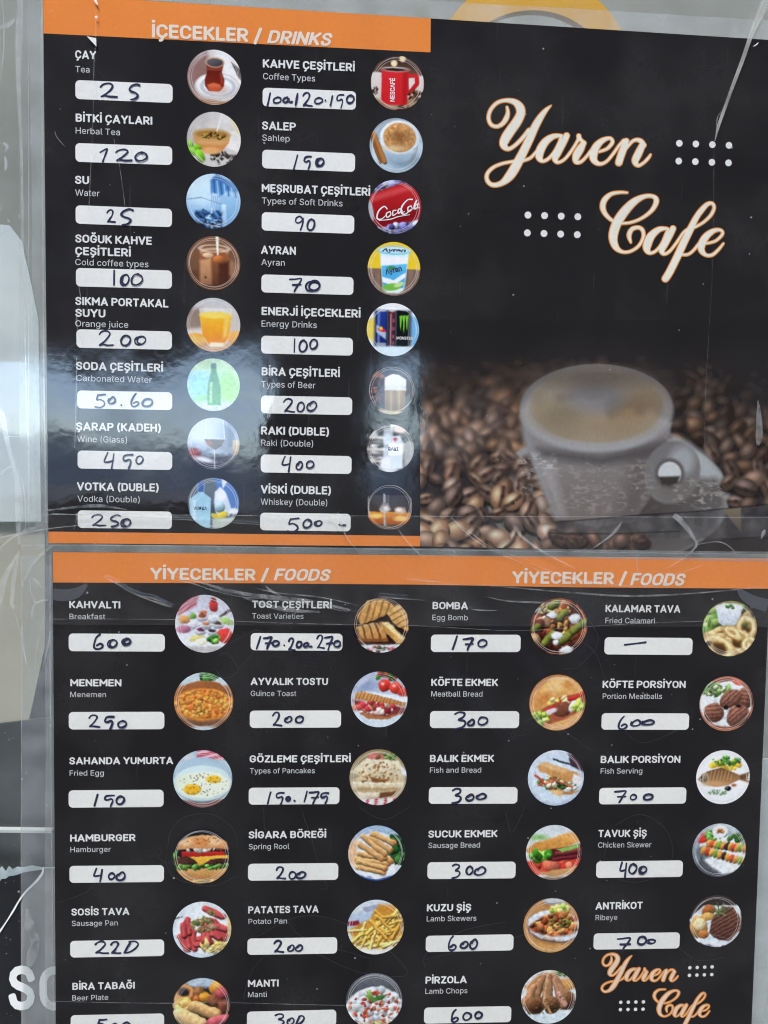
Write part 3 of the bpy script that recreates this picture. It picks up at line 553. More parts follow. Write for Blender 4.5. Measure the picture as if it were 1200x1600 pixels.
def pic_toast():
    p = Pic((54, 36, 30), seed=31)
    a = [(-.85, -.3), (-.5, -.85), (.1, -.92), (.5, -.65), (.1, -.3), (-.7, .0)]; p.poly(a, (226, 178, 100), (206, 150, 74)); p.stripes(a, (150, 88, 40), 15, .22, w=.22, a=.75)
    b = [(.2, -.4), (.6, -.75), (.95, -.4), (.98, .25), (.5, .0)]; p.poly(b, (232, 190, 116), (216, 160, 84)); p.stripes(b, (140, 84, 40), 60, .2, w=.2, a=.75)
    c = [(-.9, .1), (-.2, -.1), (.25, .2), (.2, .5), (-.7, .5)]; p.poly(c, (230, 186, 120), (196, 136, 74)); p.stripes(c, (110, 62, 32), -20, .24, w=.2, a=.8)
    p.poly([(-.1, -.1), (.2, -.05), (.85, .55), (.7, .8), (.2, .3)], (196, 136, 70), (226, 170, 90), soft=.04); p.poly([(.0, -.1), (.8, .6), (.88, .5), (.25, -.1)], (240, 214, 150), soft=.05)
    p.poly([(-.85, .5), (.25, .48), (.3, .6), (-.75, .62)], (150, 90, 50), soft=.04); p.poly([(-.9, .62), (.9, .68), (.5, .72), (-.7, .72)], (84, 60, 50), soft=.04)
    p.poly([(-.9, .72), (.9, .72), (.6, 1), (-.6, 1)], (214, 222, 226), soft=.04); p.blobs(18, 0, .86, .6, .1, .05, [(206, 60, 70), (70, 100, 70), (200, 90, 96)]); p.tex(7, .12); return p

def pic_ayvalik():
    p = Pic((196, 204, 220), seed=32)
    p.grad((176, 188, 210), (206, 216, 226)); p.poly([(-.9, -.4), (-.3, -.7), (0, -.5), (-.6, -.1)], (150, 164, 196), soft=.2); p.ell(0, .75, 1, .4, (206, 220, 228), soft=.1)
    p.blobs(20, .3, -.85, .35, .12, .08, [(90, 150, 60), (60, 120, 50), (196, 70, 60)]); p.ell(.18, -.5, .22, .22, (220, 60, 46), sh=.35, hi=.8); p.ell(.58, -.42, .24, .22, (226, 66, 50), sh=.35, hi=.8); p.ell(.85, -.25, .2, .16, (206, 60, 50), sh=.3)
    p.poly([(-.5, -.3), (1, -.1), (1, .15), (.6, .0), (-.3, -.15)], (226, 232, 240), soft=.06)
    p.poly([(-.95, .0), (.95, .3), (.9, .5), (.3, .66), (-.5, .5), (-.85, .25)], (140, 60, 54), soft=.06); p.blobs(90, -.1, .3, .7, .24, .07, [(214, 80, 76), (236, 216, 170), (190, 60, 70), (240, 226, 206), (206, 120, 90), (150, 40, 60)], sh=.4, el=2.4)
    t = [(-.9, -.2), (-.6, -.3), (.2, -.1), (.98, .12), (.95, .26), (.2, .12), (-.88, -.02)]; p.poly(t, (226, 168, 100), (190, 124, 66)); p.stripes(t, (140, 82, 46), 20, .12, w=.2, a=.7)
    p.poly([(-.7, .5), (.2, .62), (.7, .52), (.3, .72), (-.4, .68)], (176, 110, 66), soft=.04); return p

def pic_gozleme():
    p = Pic((206, 190, 160), seed=33)
    p.grad((150, 130, 90), (200, 180, 150)); p.ell(-.1, -.72, .3, .14, (206, 120, 110)); p.blobs(12, .35, -.75, .4, .14, .07, [(110, 150, 70), (140, 100, 60)])
    for pts, c, c2 in (([(-.98, -.2), (-.4, -.68), (.7, -.6), (.95, -.2), (.9, .1), (-.2, .15)], (232, 222, 192), (214, 196, 156)), ([(-.9, .1), (-.1, -.3), (.7, -.05), (.95, .2), (.2, .3)], (226, 210, 174), (206, 182, 136)), ([(-.95, .15), (.9, .2), (.85, .4), (-.9, .42)], (238, 230, 208), (206, 184, 140)), ([(-.85, .4), (.8, .38), (.6, .62), (-.6, .66)], (176, 140, 90), (230, 214, 180)), ([(-.8, .55), (.4, .52), (.1, .68), (-.6, .78)], (236, 226, 204), (216, 196, 160))):
        p.poly(pts, c, c2, soft=.04)
    p.poly([(-.3, -.02), (.4, .1), (.2, .2), (-.2, .16)], (140, 90, 50), soft=.06); p.poly([(.1, .55), (.7, .5), (.5, .7), (0, .75)], (120, 76, 46), soft=.06)
    p.blobs(60, 0, -.15, .8, .4, .03, [(150, 100, 56), (120, 76, 40), (176, 130, 76)], sh=0, el=2, a=.75); p.poly([(-.6, .78), (.7, .74), (.4, 1), (-.4, 1)], (226, 220, 216), soft=.05); p.stripes([(-.6, .78), (.7, .74), (.4, 1), (-.4, 1)], (200, 50, 66), 10, .3, w=.22, a=.95)
    p.poly([(.75, -.4), (1, -.2), (1, 0), (.85, -.1)], (222, 226, 226), soft=.05); p.tex(6, .08); return p

def pic_rolls():
    p = Pic((196, 208, 220), seed=34)
    p.grad((150, 180, 210), (214, 224, 230)); p.ell(0, .1, .95, .85, (222, 228, 230)); p.blobs(50, .72, -.1, .22, .5, .1, [(40, 90, 44), (70, 120, 60), (30, 66, 36)]); p.poly([(-.9, .7), (0, .95), (.7, .8), (.4, 1.05), (-.5, 1.05)], (50, 80, 150), soft=.06); p.poly([(-1, -.3), (-.7, -.6), (-.7, .5), (-1, .3)], (226, 176, 130), soft=.15)
    for a in [(-.68, .5, .25, .72), (-.7, .2, .4, .4), (-.66, .3, .3, .56), (-.1, -.1, .52, .3), (-.6, .02, .3, .2), (-.15, -.7, .6, -.35), (-.25, -.55, .5, -.1), (-.5, -.6, .3, .05), (-.6, -.32, .2, .22)]:
        p.cap(a[0], a[1], a[2], a[3], .1, (214, 164, 104), sh=.5); p.ell(a[2], a[3], .07, .1, (196, 132, 76), sh=.4, rot=30)
    p.tex(9, .12); return p

def pic_fries():
    p = Pic((206, 216, 222), seed=35)
    p.poly([(-1, -.5), (-.1, -.5), (0, .1), (-1, .1)], (176, 196, 216), soft=.1); p.poly([(-.5, -.75), (.1, -.85), (.1, -.6), (-.4, -.55)], (160, 168, 190), soft=.05); p.poly([(-1, -.2), (-.6, -.25), (-.55, -.08), (-1, -.05)], (150, 40, 60), soft=.04)
    p.ell(0, .6, 1, .5, (232, 226, 206)); p.poly([(-1, .1), (-.2, -.3), (.1, -.85), (.7, -.8), (1, -.2), (.95, .5), (.2, .8), (-.6, .7)], (214, 146, 54), soft=.1)
    for i in range(70):
        x, y = p.rs.uniform(-.8, .9), p.rs.uniform(-.75, .75)
        if y < -.25-.5*x or y > .75-.1*x: continue
        r = math.radians(p.rs.choice([-35, -50, -20, -70, 40, -10])+p.rs.uniform(-10, 10)); l = p.rs.uniform(.2, .42)
        p.cap(x-l*math.cos(r), y-l*math.sin(r), x+l*math.cos(r), y+l*math.sin(r), .055, [(242, 196, 96), (236, 178, 76), (248, 212, 126), (226, 164, 66)][i % 4], sh=.55)
    p.poly([(-.7, .8), (.5, .82), (.2, 1), (-.4, 1)], (236, 232, 224), soft=.08); p.tex(7, .06); return p

def pic_manti():
    p = Pic((96, 100, 108), seed=36)
    p.grad((120, 124, 132), (86, 88, 94), y1=-.3); p.ell(0, .35, 1.02, .85, (222, 226, 226), soft=.06); p.blobs(150, 0, .35, .98, .75, .11, [(236, 238, 236), (214, 222, 222), (246, 246, 242), (206, 216, 220)], sh=.35)
    p.blobs(75, 0, .35, .92, .7, .05, [(190, 84, 60), (160, 60, 46), (206, 120, 90)], sh=.4, el=2); p.ell(-.12, -.1, .2, .08, (110, 150, 60), rot=30, sh=.4); p.ell(.15, -.08, .26, .09, (70, 120, 56), rot=-20, sh=.4); p.ell(-.16, -.25, .07, .16, (150, 190, 100), rot=-20, sh=.3); p.ell(0, -.02, .12, .05, (90, 140, 60))
    p.blobs(14, -.1, .9, .6, .12, .07, [(170, 176, 110), (214, 206, 160)]); return p

def pic_bomb():
    p = Pic((120, 66, 46), seed=41)
    p.blobs(130, 0, 0, 1, 1, .15, [(110, 52, 36), (150, 80, 50), (80, 40, 30), (170, 130, 90), (130, 60, 40)], sh=.5); p.blobs(30, .1, -.1, .6, .6, .06, [(206, 156, 70), (220, 180, 90), (170, 110, 50)])
    p.blobs(26, -.6, -.6, .5, .3, .05, [(220, 206, 130), (190, 180, 120), (206, 200, 190)])
    for a in [(-.3, -.7, -.1, -.85), (.0, -.3, .2, -.5), (-.75, .0, -.85, .1), (-.5, .6, -.2, .25), (.1, .5, .6, .1), (.5, .15, .95, -.2)]:
        p.cap(a[0], a[1], a[2], a[3], .13, (116, 124, 48), sh=.5); p.cap(a[0]-.02, a[1]-.03, a[2]-.02, a[3]-.03, .03, (170, 172, 90), sh=0, soft=.08, a=.5)
    for a in [(.55, -.3, .2, .18), (-.25, -.4, .16, .13), (-.05, .3, .2, .14), (.3, .8, .24, .13), (-.1, .55, .1, .1)]: p.ell(a[0], a[1], a[2], a[3], (232, 236, 240), sh=.25, soft=.05, rough=.35)
    p.tex(8, .14); return p

def pic_meatballbread():
    p = Pic((206, 140, 84), seed=42)
    p.grad((190, 120, 66), (214, 146, 92)); p.poly([(-.95, .3), (-.85, -.35), (-.3, -.85), (.3, -.95), (.75, -.7), (.9, -.4), (.2, -.15), (-.5, .25)], (236, 180, 104), (222, 156, 84), soft=.06)
    p.ell(-.1, -.6, .4, .2, (246, 206, 140), rot=-25, soft=.2, a=.8); p.ell(-.5, -.15, .3, .14, (206, 124, 56), rot=-40, soft=.15, a=.7); p.ell(.35, -.65, .2, .12, (210, 130, 60), soft=.12, a=.7)
    p.poly([(-.7, .35), (.1, -.2), (.95, -.4), (.98, .2), (.3, .7), (-.3, .8)], (176, 90, 60), soft=.06); p.poly([(-.6, .38), (.2, -.12), (.9, -.38), (.9, -.22), (.3, .05), (-.4, .42)], (214, 52, 46), soft=.05)
    p.blobs(10, .2, -.08, .6, .14, .09, [(246, 196, 84), (240, 210, 150)], el=2); p.ell(.2, .25, .34, .26, (130, 76, 56), rot=-25, sh=.4); p.tex(9, .2, p.pm(el_pts(.2, .25, .34, .26))); p.ell(.55, .12, .12, .24, (236, 226, 214), rot=20, sh=.2); p.ell(-.25, .35, .26, .1, (230, 210, 216), rot=-25, sh=.2)
    p.blobs(40, -.6, .55, .3, .2, .07, [(190, 206, 90), (140, 180, 60), (220, 226, 140)]); p.blobs(18, .75, .15, .18, .2, .07, [(190, 206, 90), (150, 186, 70)]); p.poly([(-.3, .8), (.3, .6), (.9, .25), (.85, .5), (.3, .9), (-.2, .98)], (226, 170, 104), soft=.06); p.cap(.4, -.1, .9, -.3, .06, (206, 54, 48)); return p

def pic_fishbread():
    p = Pic((196, 210, 224), seed=43)
    p.grad((206, 218, 230), (176, 194, 214)); p.tex(2, .1); p.ell(0, .1, .85, .8, (206, 220, 232), soft=.1); p.poly([(.4, -.9), (1, -.6), (.95, -.2), (.5, -.5)], (76, 56, 66), soft=.05); p.cap(-.1, -.68, .7, -.4, .03, (50, 50, 60), sh=0)
    p.poly([(-.75, -.2), (-.4, .15), (.35, .5), (.85, .45), (.6, .62), (.1, .6), (-.4, .35)], (214, 172, 110), (186, 130, 72), soft=.05); p.poly([(-.4, .3), (.3, .5), (.2, .7), (-.1, .55)], (222, 180, 120), soft=.06)
    p.blobs(80, 0, .15, .6, .2, .06, [(110, 140, 70), (226, 220, 196), (70, 100, 50), (206, 110, 70), (170, 180, 130)], el=2); p.blobs(30, .45, .3, .35, .12, .05, [(110, 130, 70), (226, 226, 206), (60, 84, 44)], el=2); p.cap(-.72, -.1, -.4, .2, .04, (206, 66, 56)); p.cap(-.2, .0, .6, .35, .03, (206, 90, 60))
    p.poly([(-.7, -.4), (-.45, -.58), (.1, -.42), (.75, -.2), (.9, .05), (.75, .2), (.3, .1), (-.3, -.12), (-.62, -.25)], (222, 168, 104), (200, 138, 76), soft=.06); p.ell(-.1, -.36, .4, .08, (238, 196, 136), rot=17, soft=.1, a=.8); p.poly([(.6, -.15), (.95, .0), (.9, .25), (.6, .2)], (226, 222, 220), soft=.06); p.tex(7, .06); return p

def pic_sucuk():
    p = Pic((206, 214, 214), seed=44)
    p.ell(-.5, -.6, .4, .15, (130, 186, 100), soft=.1); p.grad((206, 216, 220), (214, 218, 214), y1=-.3); p.ell(-.6, -.55, .35, .1, (140, 190, 110), soft=.1)
    p.poly([(-1, -.12), (-.7, -.35), (0, -.55), (.5, -.75), (.9, -.65), (1, -.4), (.3, -.15), (-.9, .05)], (236, 176, 92), (206, 132, 54), soft=.05); p.tex(11, .12, p.pm([(-1, 0), (-.7, -.35), (.5, -.75), (1, -.4), (.3, -.15)]))
    p.poly([(-1, .3), (1, .2), (1, .6), (.4, .8), (-.6, .8), (-1, .5)], (206, 60, 44), (226, 90, 66), soft=.05); p.blobs(12, 0, .5, .8, .12, .14, [(226, 84, 60), (206, 54, 44), (236, 120, 90)], el=2)
    p.poly([(-.2, -.1), (.4, -.2), (1, -.3), (1, .2), (.2, .32), (-.2, .3)], (110, 40, 44), (70, 24, 32), soft=.05); p.cap(.1, .05, .95, -.08, .08, (136, 54, 54)); p.cap(.0, .25, .9, .15, .06, (120, 40, 50))
    p.blobs(24, -.45, .12, .38, .1, .11, [(116, 190, 60), (150, 210, 90), (70, 140, 40)]); p.poly([(.1, -.12), (.9, -.28), (.9, -.18), (.3, .0)], (140, 196, 90), soft=.04); p.poly([(-.5, .72), (.4, .6), (.9, .5), (.6, .8), (.0, .92)], (226, 180, 120), (190, 130, 70), soft=.05); p.ell(0, 1, .8, .12, (150, 130, 110), soft=.08); return p

def pic_lambskewer():
    p = Pic((206, 150, 84), seed=45)
    p.grad((190, 134, 80), (214, 156, 84)); p.ell(.1, -.88, .45, .14, (150, 150, 150)); p.ell(.1, -.9, .35, .08, (206, 206, 206)); p.ell(.1, .05, .98, .58, (60, 66, 110), rot=8); p.ell(.12, .02, .98, .56, (222, 228, 232), rot=8); p.poly([(-.9, .3), (.9, .65), (.8, .72), (-.2, .7)], (150, 100, 56), soft=.1, a=.5)
    p.blobs(20, .3, -.58, .35, .12, .07, [(226, 206, 80), (150, 190, 70), (206, 200, 120)]); m = p.pm([(-.85, .05), (-.4, -.3), (.2, -.5), (.9, -.4), (.98, .2), (.6, .4), (0, .42), (-.6, .25)], soft=.1); p.blobs(170, .1, 0, .95, .45, .1, [(196, 110, 60), (160, 76, 40), (222, 146, 84), (140, 66, 40), (206, 126, 70)], sh=.6, mask=m)
    p.blobs(26, .3, -.1, .4, .25, .03, [(90, 120, 50), (120, 150, 60)], el=2); p.tex(9, .1); return p

def pic_lambchop():
    p = Pic((214, 216, 210), seed=46)
    p.ell(0, .1, .98, .9, (222, 230, 232)); p.poly([(-.9, -.4), (-.3, -.9), (.3, -.9), (.2, -.5), (-.6, .1)], (196, 140, 80), soft=.1); p.blobs(14, .35, -.85, .3, .08, .06, [(110, 160, 90), (150, 190, 130)]); p.ell(.6, -.45, .4, .24, (214, 154, 84), sh=.2)
    for a in [(-.2, -.8, -.6, .1, .09, .26), (-.55, -.4, -.8, .2, .12, .2), (.15, -.85, .6, .2, .1, .3), (.0, -.8, -.05, .1, .1, .22)]:
        p.cap(a[0], a[1], a[2], a[3], a[4], (190, 136, 96), r1=a[5], sh=.45)
    for a in [(-.5, .3, .38, .36), (.12, .3, .3, .34), (.72, .15, .28, .34)]:
        p.ell(a[0], a[1], a[2], a[3], (124, 84, 56), sh=.45, rough=.2); p.ell(a[0]+.03, a[1]+.04, a[2]*.6, a[3]*.6, (100, 62, 42), sh=.5, rough=.3)
    p.cap(-.05, -.75, -.15, .2, .06, (206, 160, 116)); p.cap(-.15, .2, .1, .6, .06, (196, 150, 106)); p.cap(.15, -.8, .35, -.1, .07, (196, 140, 110)); p.cap(.35, -.1, .6, .3, .1, (206, 150, 130)); p.blobs(30, 0, .2, .8, .4, .025, [(110, 120, 50), (150, 110, 60)])
    p.poly([(-.8, .62), (0, .72), (.8, .55), (.5, .95), (-.5, .95)], (214, 230, 236), soft=.08); p.tex(9, .16); return p

def pic_calamari():
    p = Pic((150, 140, 80), seed=51)
    p.blobs(60, -.7, -.1, .4, .6, .14, [(150, 180, 80), (96, 140, 60), (190, 206, 130)]); p.blobs(30, .6, -.5, .5, .4, .12, [(110, 90, 60), (90, 120, 60), (170, 150, 100)]); p.ell(.2, .45, .85, .6, (96, 66, 40), soft=.1)
    p.poly([(-.55, -.75), (.45, -.75), (.3, -.15), (.05, -.05), (-.25, -.08), (-.42, -.2)], (232, 236, 240), (196, 206, 216), soft=.05); p.ell(-.05, -.78, .5, .14, (240, 244, 244)); p.blobs(14, -.02, -.8, .15, .06, .04, [(110, 150, 70), (80, 130, 60)])
    for a in [(-.3, .12, .4, .12, -12, .1), (.6, -.05, .28, .34, 0, .12), (.35, .45, .4, .34, 20, .13), (-.35, .7, .48, .3, 30, .14), (.75, .55, .22, .2, 0, .1), (.1, .15, .24, .1, 30, .08)]:
        p.ring(a[0], a[1]+.03, a[2], a[3], a[5]+.04, (176, 130, 70), rot=a[4]); p.ring(a[0], a[1], a[2], a[3], a[5], (236, 206, 140), rot=a[4]); p.ring(a[0]-.02, a[1]-.03, a[2], a[3], a[5]*.4, (250, 232, 186), rot=a[4], a=.7)
    p.ell(-.76, .55, .12, .1, (90, 60, 50)); p.tex(7, .07); return p

def pic_meatballs():
    p = Pic((190, 120, 90), seed=52)
    p.ell(0, .0, .98, .92, (150, 84, 62)); p.ell(-.02, .0, .96, .82, (226, 230, 228), sh=.05); p.blobs(50, -.45, -.55, .5, .2, .06, [(130, 160, 90), (90, 130, 60), (206, 216, 190), (190, 206, 160)], el=3); p.ell(.35, -.8, .2, .1, (226, 110, 90), rot=30)
    for a in [(.7, -.25, .32, .4, 20), (.15, -.2, .42, .3, -30), (-.45, .3, .36, .32, 10), (.45, .42, .44, .34, -25)]:
        p.ell(a[0], a[1]+.05, a[2], a[3], (90, 56, 46), rot=a[4]); p.ell(a[0], a[1], a[2], a[3], (150, 100, 82), rot=a[4], sh=.35, rough=.15); q = el_pts(a[0], a[1], a[2]*.9, a[3]*.9, rot=a[4]); p.stripes(q, (70, 42, 36), a[4]+75, .14, w=.2, a=.6)
    p.ell(0, .16, .1, .08, (50, 34, 30)); p.ell(.45, .08, .1, .06, (50, 34, 30)); p.tex(10, .2, p.pm(el_pts(.2, .1, .85, .65))); return p

def pic_fishserving():
    p = Pic((232, 232, 230), seed=53)
    p.ell(0, 0, .98, .98, (238, 238, 236), soft=.1); p.blobs(20, .1, -.42, .5, .14, .1, [(244, 206, 60), (250, 220, 100), (236, 190, 60)], sh=.25); p.blobs(24, .1, -.6, .6, .16, .05, [(80, 140, 60), (110, 170, 80)], el=2)
    p.poly([(-.95, .08), (-.6, -.22), (-.1, -.36), (.3, -.22), (.6, -.08), (.98, -.2), (.9, .05), (.98, .22), (.6, .1), (.2, .3), (-.3, .36), (-.7, .26)], (120, 84, 54), (196, 146, 96), soft=.04)
    p.stripes([(-.5, -.3), (.3, -.25), (.4, .1), (-.5, .2)], (226, 190, 140), 10, .13, w=.16, a=.6); p.ell(-.3, .24, .4, .1, (214, 164, 110), soft=.1, a=.8); p.ell(-.72, .02, .15, .16, (150, 128, 104), sh=.2); p.ell(-.82, .0, .04, .04, (30, 26, 24)); p.ring(-.65, .06, .1, .2, .04, (196, 180, 160), a=.6)
    for k in range(4): p.cap(.66, -.02+.02*k, .98, -.15+.1*k, .015, (90, 66, 50), sh=0)
    p.ell(.2, .42, .12, .09, (40, 36, 44), sh=.4, hi=.6); p.ell(.42, .3, .1, .06, (190, 120, 80)); p.blobs(26, -.15, .55, .35, .1, .03, [(120, 170, 110), (170, 190, 170)], el=3); return p

def pic_chickenskewer():
    p = Pic((150, 160, 170), seed=54)
    p.grad((196, 206, 214), (90, 96, 104)); p.ell(.1, .15, .9, .72, (236, 240, 240), rot=12); p.ell(-.6, .1, .3, .25, (110, 120, 132), soft=.1); p.ell(-.5, -.5, .35, .18, (222, 60, 54), rot=-30, sh=.3); p.blobs(24, -.2, -.62, .4, .2, .07, [(90, 150, 70), (130, 180, 90)]); p.ell(0, -.7, .3, .24, (240, 242, 242), sh=.1); p.ell(.02, -.72, .2, .14, (250, 246, 240)); p.blobs(14, .04, -.72, .12, .08, .04, [(206, 130, 80), (190, 150, 90)]); p.blobs(24, .6, -.45, .25, .14, .06, [(60, 100, 50), (90, 140, 70)])
    for (x0, y0, x1, y1) in ((-.4, -.25, .95, -.05), (-.6, .0, .95, .45)):
        for k in range(11):
            t = k/10; c = [(226, 156, 70), (200, 80, 50), (226, 160, 80), (120, 160, 60), (214, 146, 66), (70, 50, 46)][k % 6]
            p.ell(x0+(x1-x0)*t, y0+(y1-y0)*t, .1, .17, c, rot=15, sh=.5, rough=.2)
    p.poly([(-.7, .2), (-.3, .6), (.1, .85), (-.3, .95), (-.8, .6)], (60, 64, 72), soft=.1, a=.8); p.tex(7, .12); return p

def pic_ribeye():
    p = Pic((60, 52, 50), seed=55)
    p.grad((70, 62, 60), (48, 44, 46)); p.poly([(-1, -.1), (-.5, -.6), (.9, -.6), (1, .5), (.4, .95), (-.8, .55)], (222, 228, 230), (206, 218, 226), soft=.06); p.poly([(-.9, .5), (.4, .85), (.2, 1), (-.7, .8)], (226, 234, 240), soft=.06)
    p.ell(-.3, -.4, .28, .22, (170, 96, 50), sh=.4, rot=-30); p.ell(-.32, -.18, .26, .16, (226, 176, 96), sh=.3); p.ell(-.65, .2, .34, .42, (206, 150, 84), sh=.4, rough=.2); p.ell(-.62, .1, .22, .22, (240, 220, 170), sh=.2, rough=.3); p.ell(-.45, .5, .2, .16, (190, 120, 60), sh=.4)
    s = [(-.15, -.1), (.2, -.55), (.6, -.55), (.95, -.1), (.98, .3), (.6, .7), (.2, .6), (-.25, .45)]; p.poly(s, (140, 96, 80), (104, 66, 54), soft=.05); p.stripes(s, (60, 36, 32), 60, .14, w=.24, a=.7); p.poly([(-.25, .45), (.2, .6), (.6, .7), (.5, .78), (.1, .7)], (84, 50, 42), soft=.05)
    for k in range(9): p.cap(.1, -.35, .1+.35*math.cos(k*.75), -.42+.3*math.sin(k*.75), .025, (130, 150, 100) if k % 2 else (84, 110, 66), sh=.2)
    p.tex(9, .14); return p

def pic_coffee():
    """The wide worn photograph of a coffee cup among roasted beans, faded into the dark sheet at its top."""
    CX, CY = 929.5, 680.5
    p = Pic((56, 49, 48), nx=640, ny=434, ax=2.735, ay=1.855, seed=77)
    P = lambda pts: [((x-CX)/100, (y-CY)/100) for x, y in pts]
    E = lambda x, y, rx, ry, c, **k: p.ell((x-CX)/100, (y-CY)/100, rx/100, ry/100, c, **k)
    rs = p.rs
    def bean(x, y, r, rot, c, soft, seam, dk=.55):
        el = rs.uniform(.62, .8)
        E(x+1, y+r*.3, r*1.05, r*el*1.05, (28, 23, 23), rot=rot, soft=soft*1.6, a=.85)
        E(x, y, r, r*el, np.array(c)*.55, rot=rot, soft=soft)
        E(x-r*.06, y-r*.14, r*.84, r*el*.74, c, rot=rot, soft=soft+.07*r/15, a=.9)
        E(x-r*.22, y-r*.3, r*.36, r*el*.3, np.minimum(255, np.array(c)*1.5+20), rot=rot, soft=soft+.06*r/15, a=.8)
        if seam:
            a = math.radians(rot); o = rs.uniform(-.25, .35)*r*el
            u0 = (x-math.sin(a)*o-math.cos(a)*r*.85, y+math.cos(a)*o-math.sin(a)*r*.85); u1 = (x-math.sin(a)*o+math.cos(a)*r*.85, y+math.cos(a)*o+math.sin(a)*r*.85)
            md = ((u0[0]+u1[0])/2+rs.uniform(-2, 2), (u0[1]+u1[1])/2+rs.uniform(-3, 3))
            for q0, q1 in ((u0, md), (md, u1)):
                A, B = P([q0, q1]); p.cap(A[0], A[1], B[0], B[1], .016+.0006*r, (48, 36, 32), sh=0, soft=soft*.9+.03, a=.8)
    spots = []
    for k in range(2600):
        x, y = rs.uniform(650, 1210), rs.uniform(572, 868)
        t = max(0, y-585)/280
        r = 9.5+7.5*min(1, t*1.1)
        if all((x-a)**2+((y-b)*1.25)**2 > ((1.2+.14*(x > 1040))*r)**2 for a, b, _ in spots): spots.append((x, y, r))
    spots.sort(key=lambda q: q[1])
    def saucer():
        E(950, 777, 190, 106, (160, 160, 158), soft=.03); E(948, 783, 182, 101, (112, 106, 103), soft=.06); E(950, 800, 150, 76, (84, 78, 75), soft=.5, a=.75)
        p.poly(P([(1046, 679), (1076, 691), (1104, 713), (1126, 742), (1108, 748), (1088, 746), (1060, 715)]), (182, 185, 182), soft=.12)
    laid = False
    for x, y, r in spots:
        t = max(0, y-585)/280
        if y > 712 and not laid: saucer(); laid = True
        if laid and x > 872 and ((x-950)/192)**2+((y-777)/108)**2 < 1: continue
        right = x > 1040
        if right and (rs.rand() < .06 or y > 800): continue
        soft = .17*max(0, 1-t*1.25)**1.5+.016 if not right else .09*max(.3, 1-t)
        b = (.64+.56*min(1, t*1.2))*rs.uniform(.6, 1.16)*(0.8 if right else 1)
        c = np.array([(150, 122, 104), (160, 128, 106), (140, 116, 102), (166, 126, 98)][rs.randint(4)])*b
        bean(x, y, r*rs.uniform(.75, 1.3), rs.choice([-20, -35, 20, 70, -60])+rs.uniform(-22, 22), c, soft, rs.rand() < (.5 if t > .4 else .12))
    # cup body
    E(935, 800, 82, 34, (70, 58, 54), soft=.2, a=.8)
    p.poly(P([(813, 640), (822, 690), (838, 740), (856, 786), (880, 812), (930, 824), (990, 815), (1014, 780), (1034, 730), (1050, 660)]), (152, 147, 144), (126, 115, 109), soft=.05)
    p.poly(P([(813, 650), (834, 700), (862, 790), (880, 812), (868, 812), (836, 740), (815, 680)]), (150, 150, 150), soft=.08, a=.8)
    p.poly(P([(840, 700), (940, 712), (1036, 690), (1030, 712), (940, 728), (850, 716)]), (90, 86, 86), soft=.14, a=.9)
    p.poly(P([(985, 705), (1040, 690), (1034, 730), (1014, 780), (990, 812), (965, 818)]), (96, 87, 84), soft=.3, a=.6)
    p.poly(P([(836, 720), (862, 716), (884, 806), (872, 806)]), (186, 184, 182), soft=.16, a=.55)
    # handle
    E(1050, 738, 43, 50, (128, 124, 122), rot=20, soft=.04); E(1064, 722, 20, 25, (170, 172, 172), rot=20, soft=.14); E(1052, 760, 32, 22, (120, 112, 106), soft=.14, a=.8)
    E(1046, 740, 23, 24, (104, 98, 94), soft=.05); E(1046, 740, 18, 18.5, (214, 217, 215), soft=.03); p.poly(P([(1027, 745), (1062, 744), (1058, 756), (1046, 760), (1034, 757)]), (64, 58, 54), soft=.04)
    for k in range(34):
        x = rs.uniform(866, 1010); y = rs.uniform(824, 866)
        if y < 812+.13*(x-866)+8: continue
        bean(x, y, rs.uniform(10, 15), rs.uniform(-60, 60), np.array((132, 100, 84))*rs.uniform(.6, 1), .03, rs.rand() < .5)
    # rim and foam
    E(932, 637.6, 119.6, 69, (136, 135, 135), soft=.03); E(932, 645, 117, 61, (180, 179, 178), soft=.07, a=.85)
    E(932, 633.5, 103, 58, (164, 146, 118), soft=.05)
    E(932, 632, 100, 55, (172, 158, 138), soft=.3)
    E(985, 640, 44, 24, (150, 122, 88), rot=-28, soft=.3, a=.8); E(880, 650, 40, 26, (138, 122, 96), soft=.3, a=.8); E(930, 622, 44, 24, (138, 134, 132), soft=.2, a=.9); E(945, 668, 60, 14, (160, 140, 110), soft=.2, a=.7); E(935, 590, 80, 16, (104, 92, 82), soft=.2, a=.7)
    # wear: rubbed and flaked print
    n1 = p.noise(26, 3, sx=2.2); n2 = p.noise(9, 3)
    def worn(x, y, rx, ry, c, a, th=.52):
        u = ((p.X*100+CX-x)/rx)**2+((p.Y*100+CY-y)/ry)**2
        m = np.clip(1.3-u, 0, 1)*np.clip((n1-th)*9, 0, 1)*np.clip(n2*2.2-.4, 0, 1)
        p.put(m, c, a)
    for q in ((832, 728, 26, 22, (206, 202, 194), .8), (850, 722, 30, 14, (206, 204, 198), .85), (822, 758, 12, 16, (198, 178, 150), .7), (785, 712, 24, 12, (150, 144, 132), .6), (905, 760, 60, 46, (176, 166, 158), .5), (960, 770, 70, 46, (170, 160, 154), .5), (1000, 745, 24, 30, (176, 168, 152), .6), (1078, 770, 28, 26, (186, 180, 168), .7), (1110, 776, 26, 26, (194, 188, 176), .7), (985, 812, 60, 12, (60, 58, 62), .7), (690, 800, 20, 10, (60, 58, 60), .4)):
        worn(*q)
    # torn band along the foot of the picture
    p.poly(P([(868, 816), (1000, 805), (1090, 799), (1210, 788), (1210, 838), (1120, 842), (960, 832), (868, 834)]), (74, 73, 76), (96, 93, 92), soft=.04, a=.62)
    m = p.pm(P([(868, 816), (1000, 805), (1210, 788), (1210, 842), (868, 840)])); p.tex(6, .35, m)
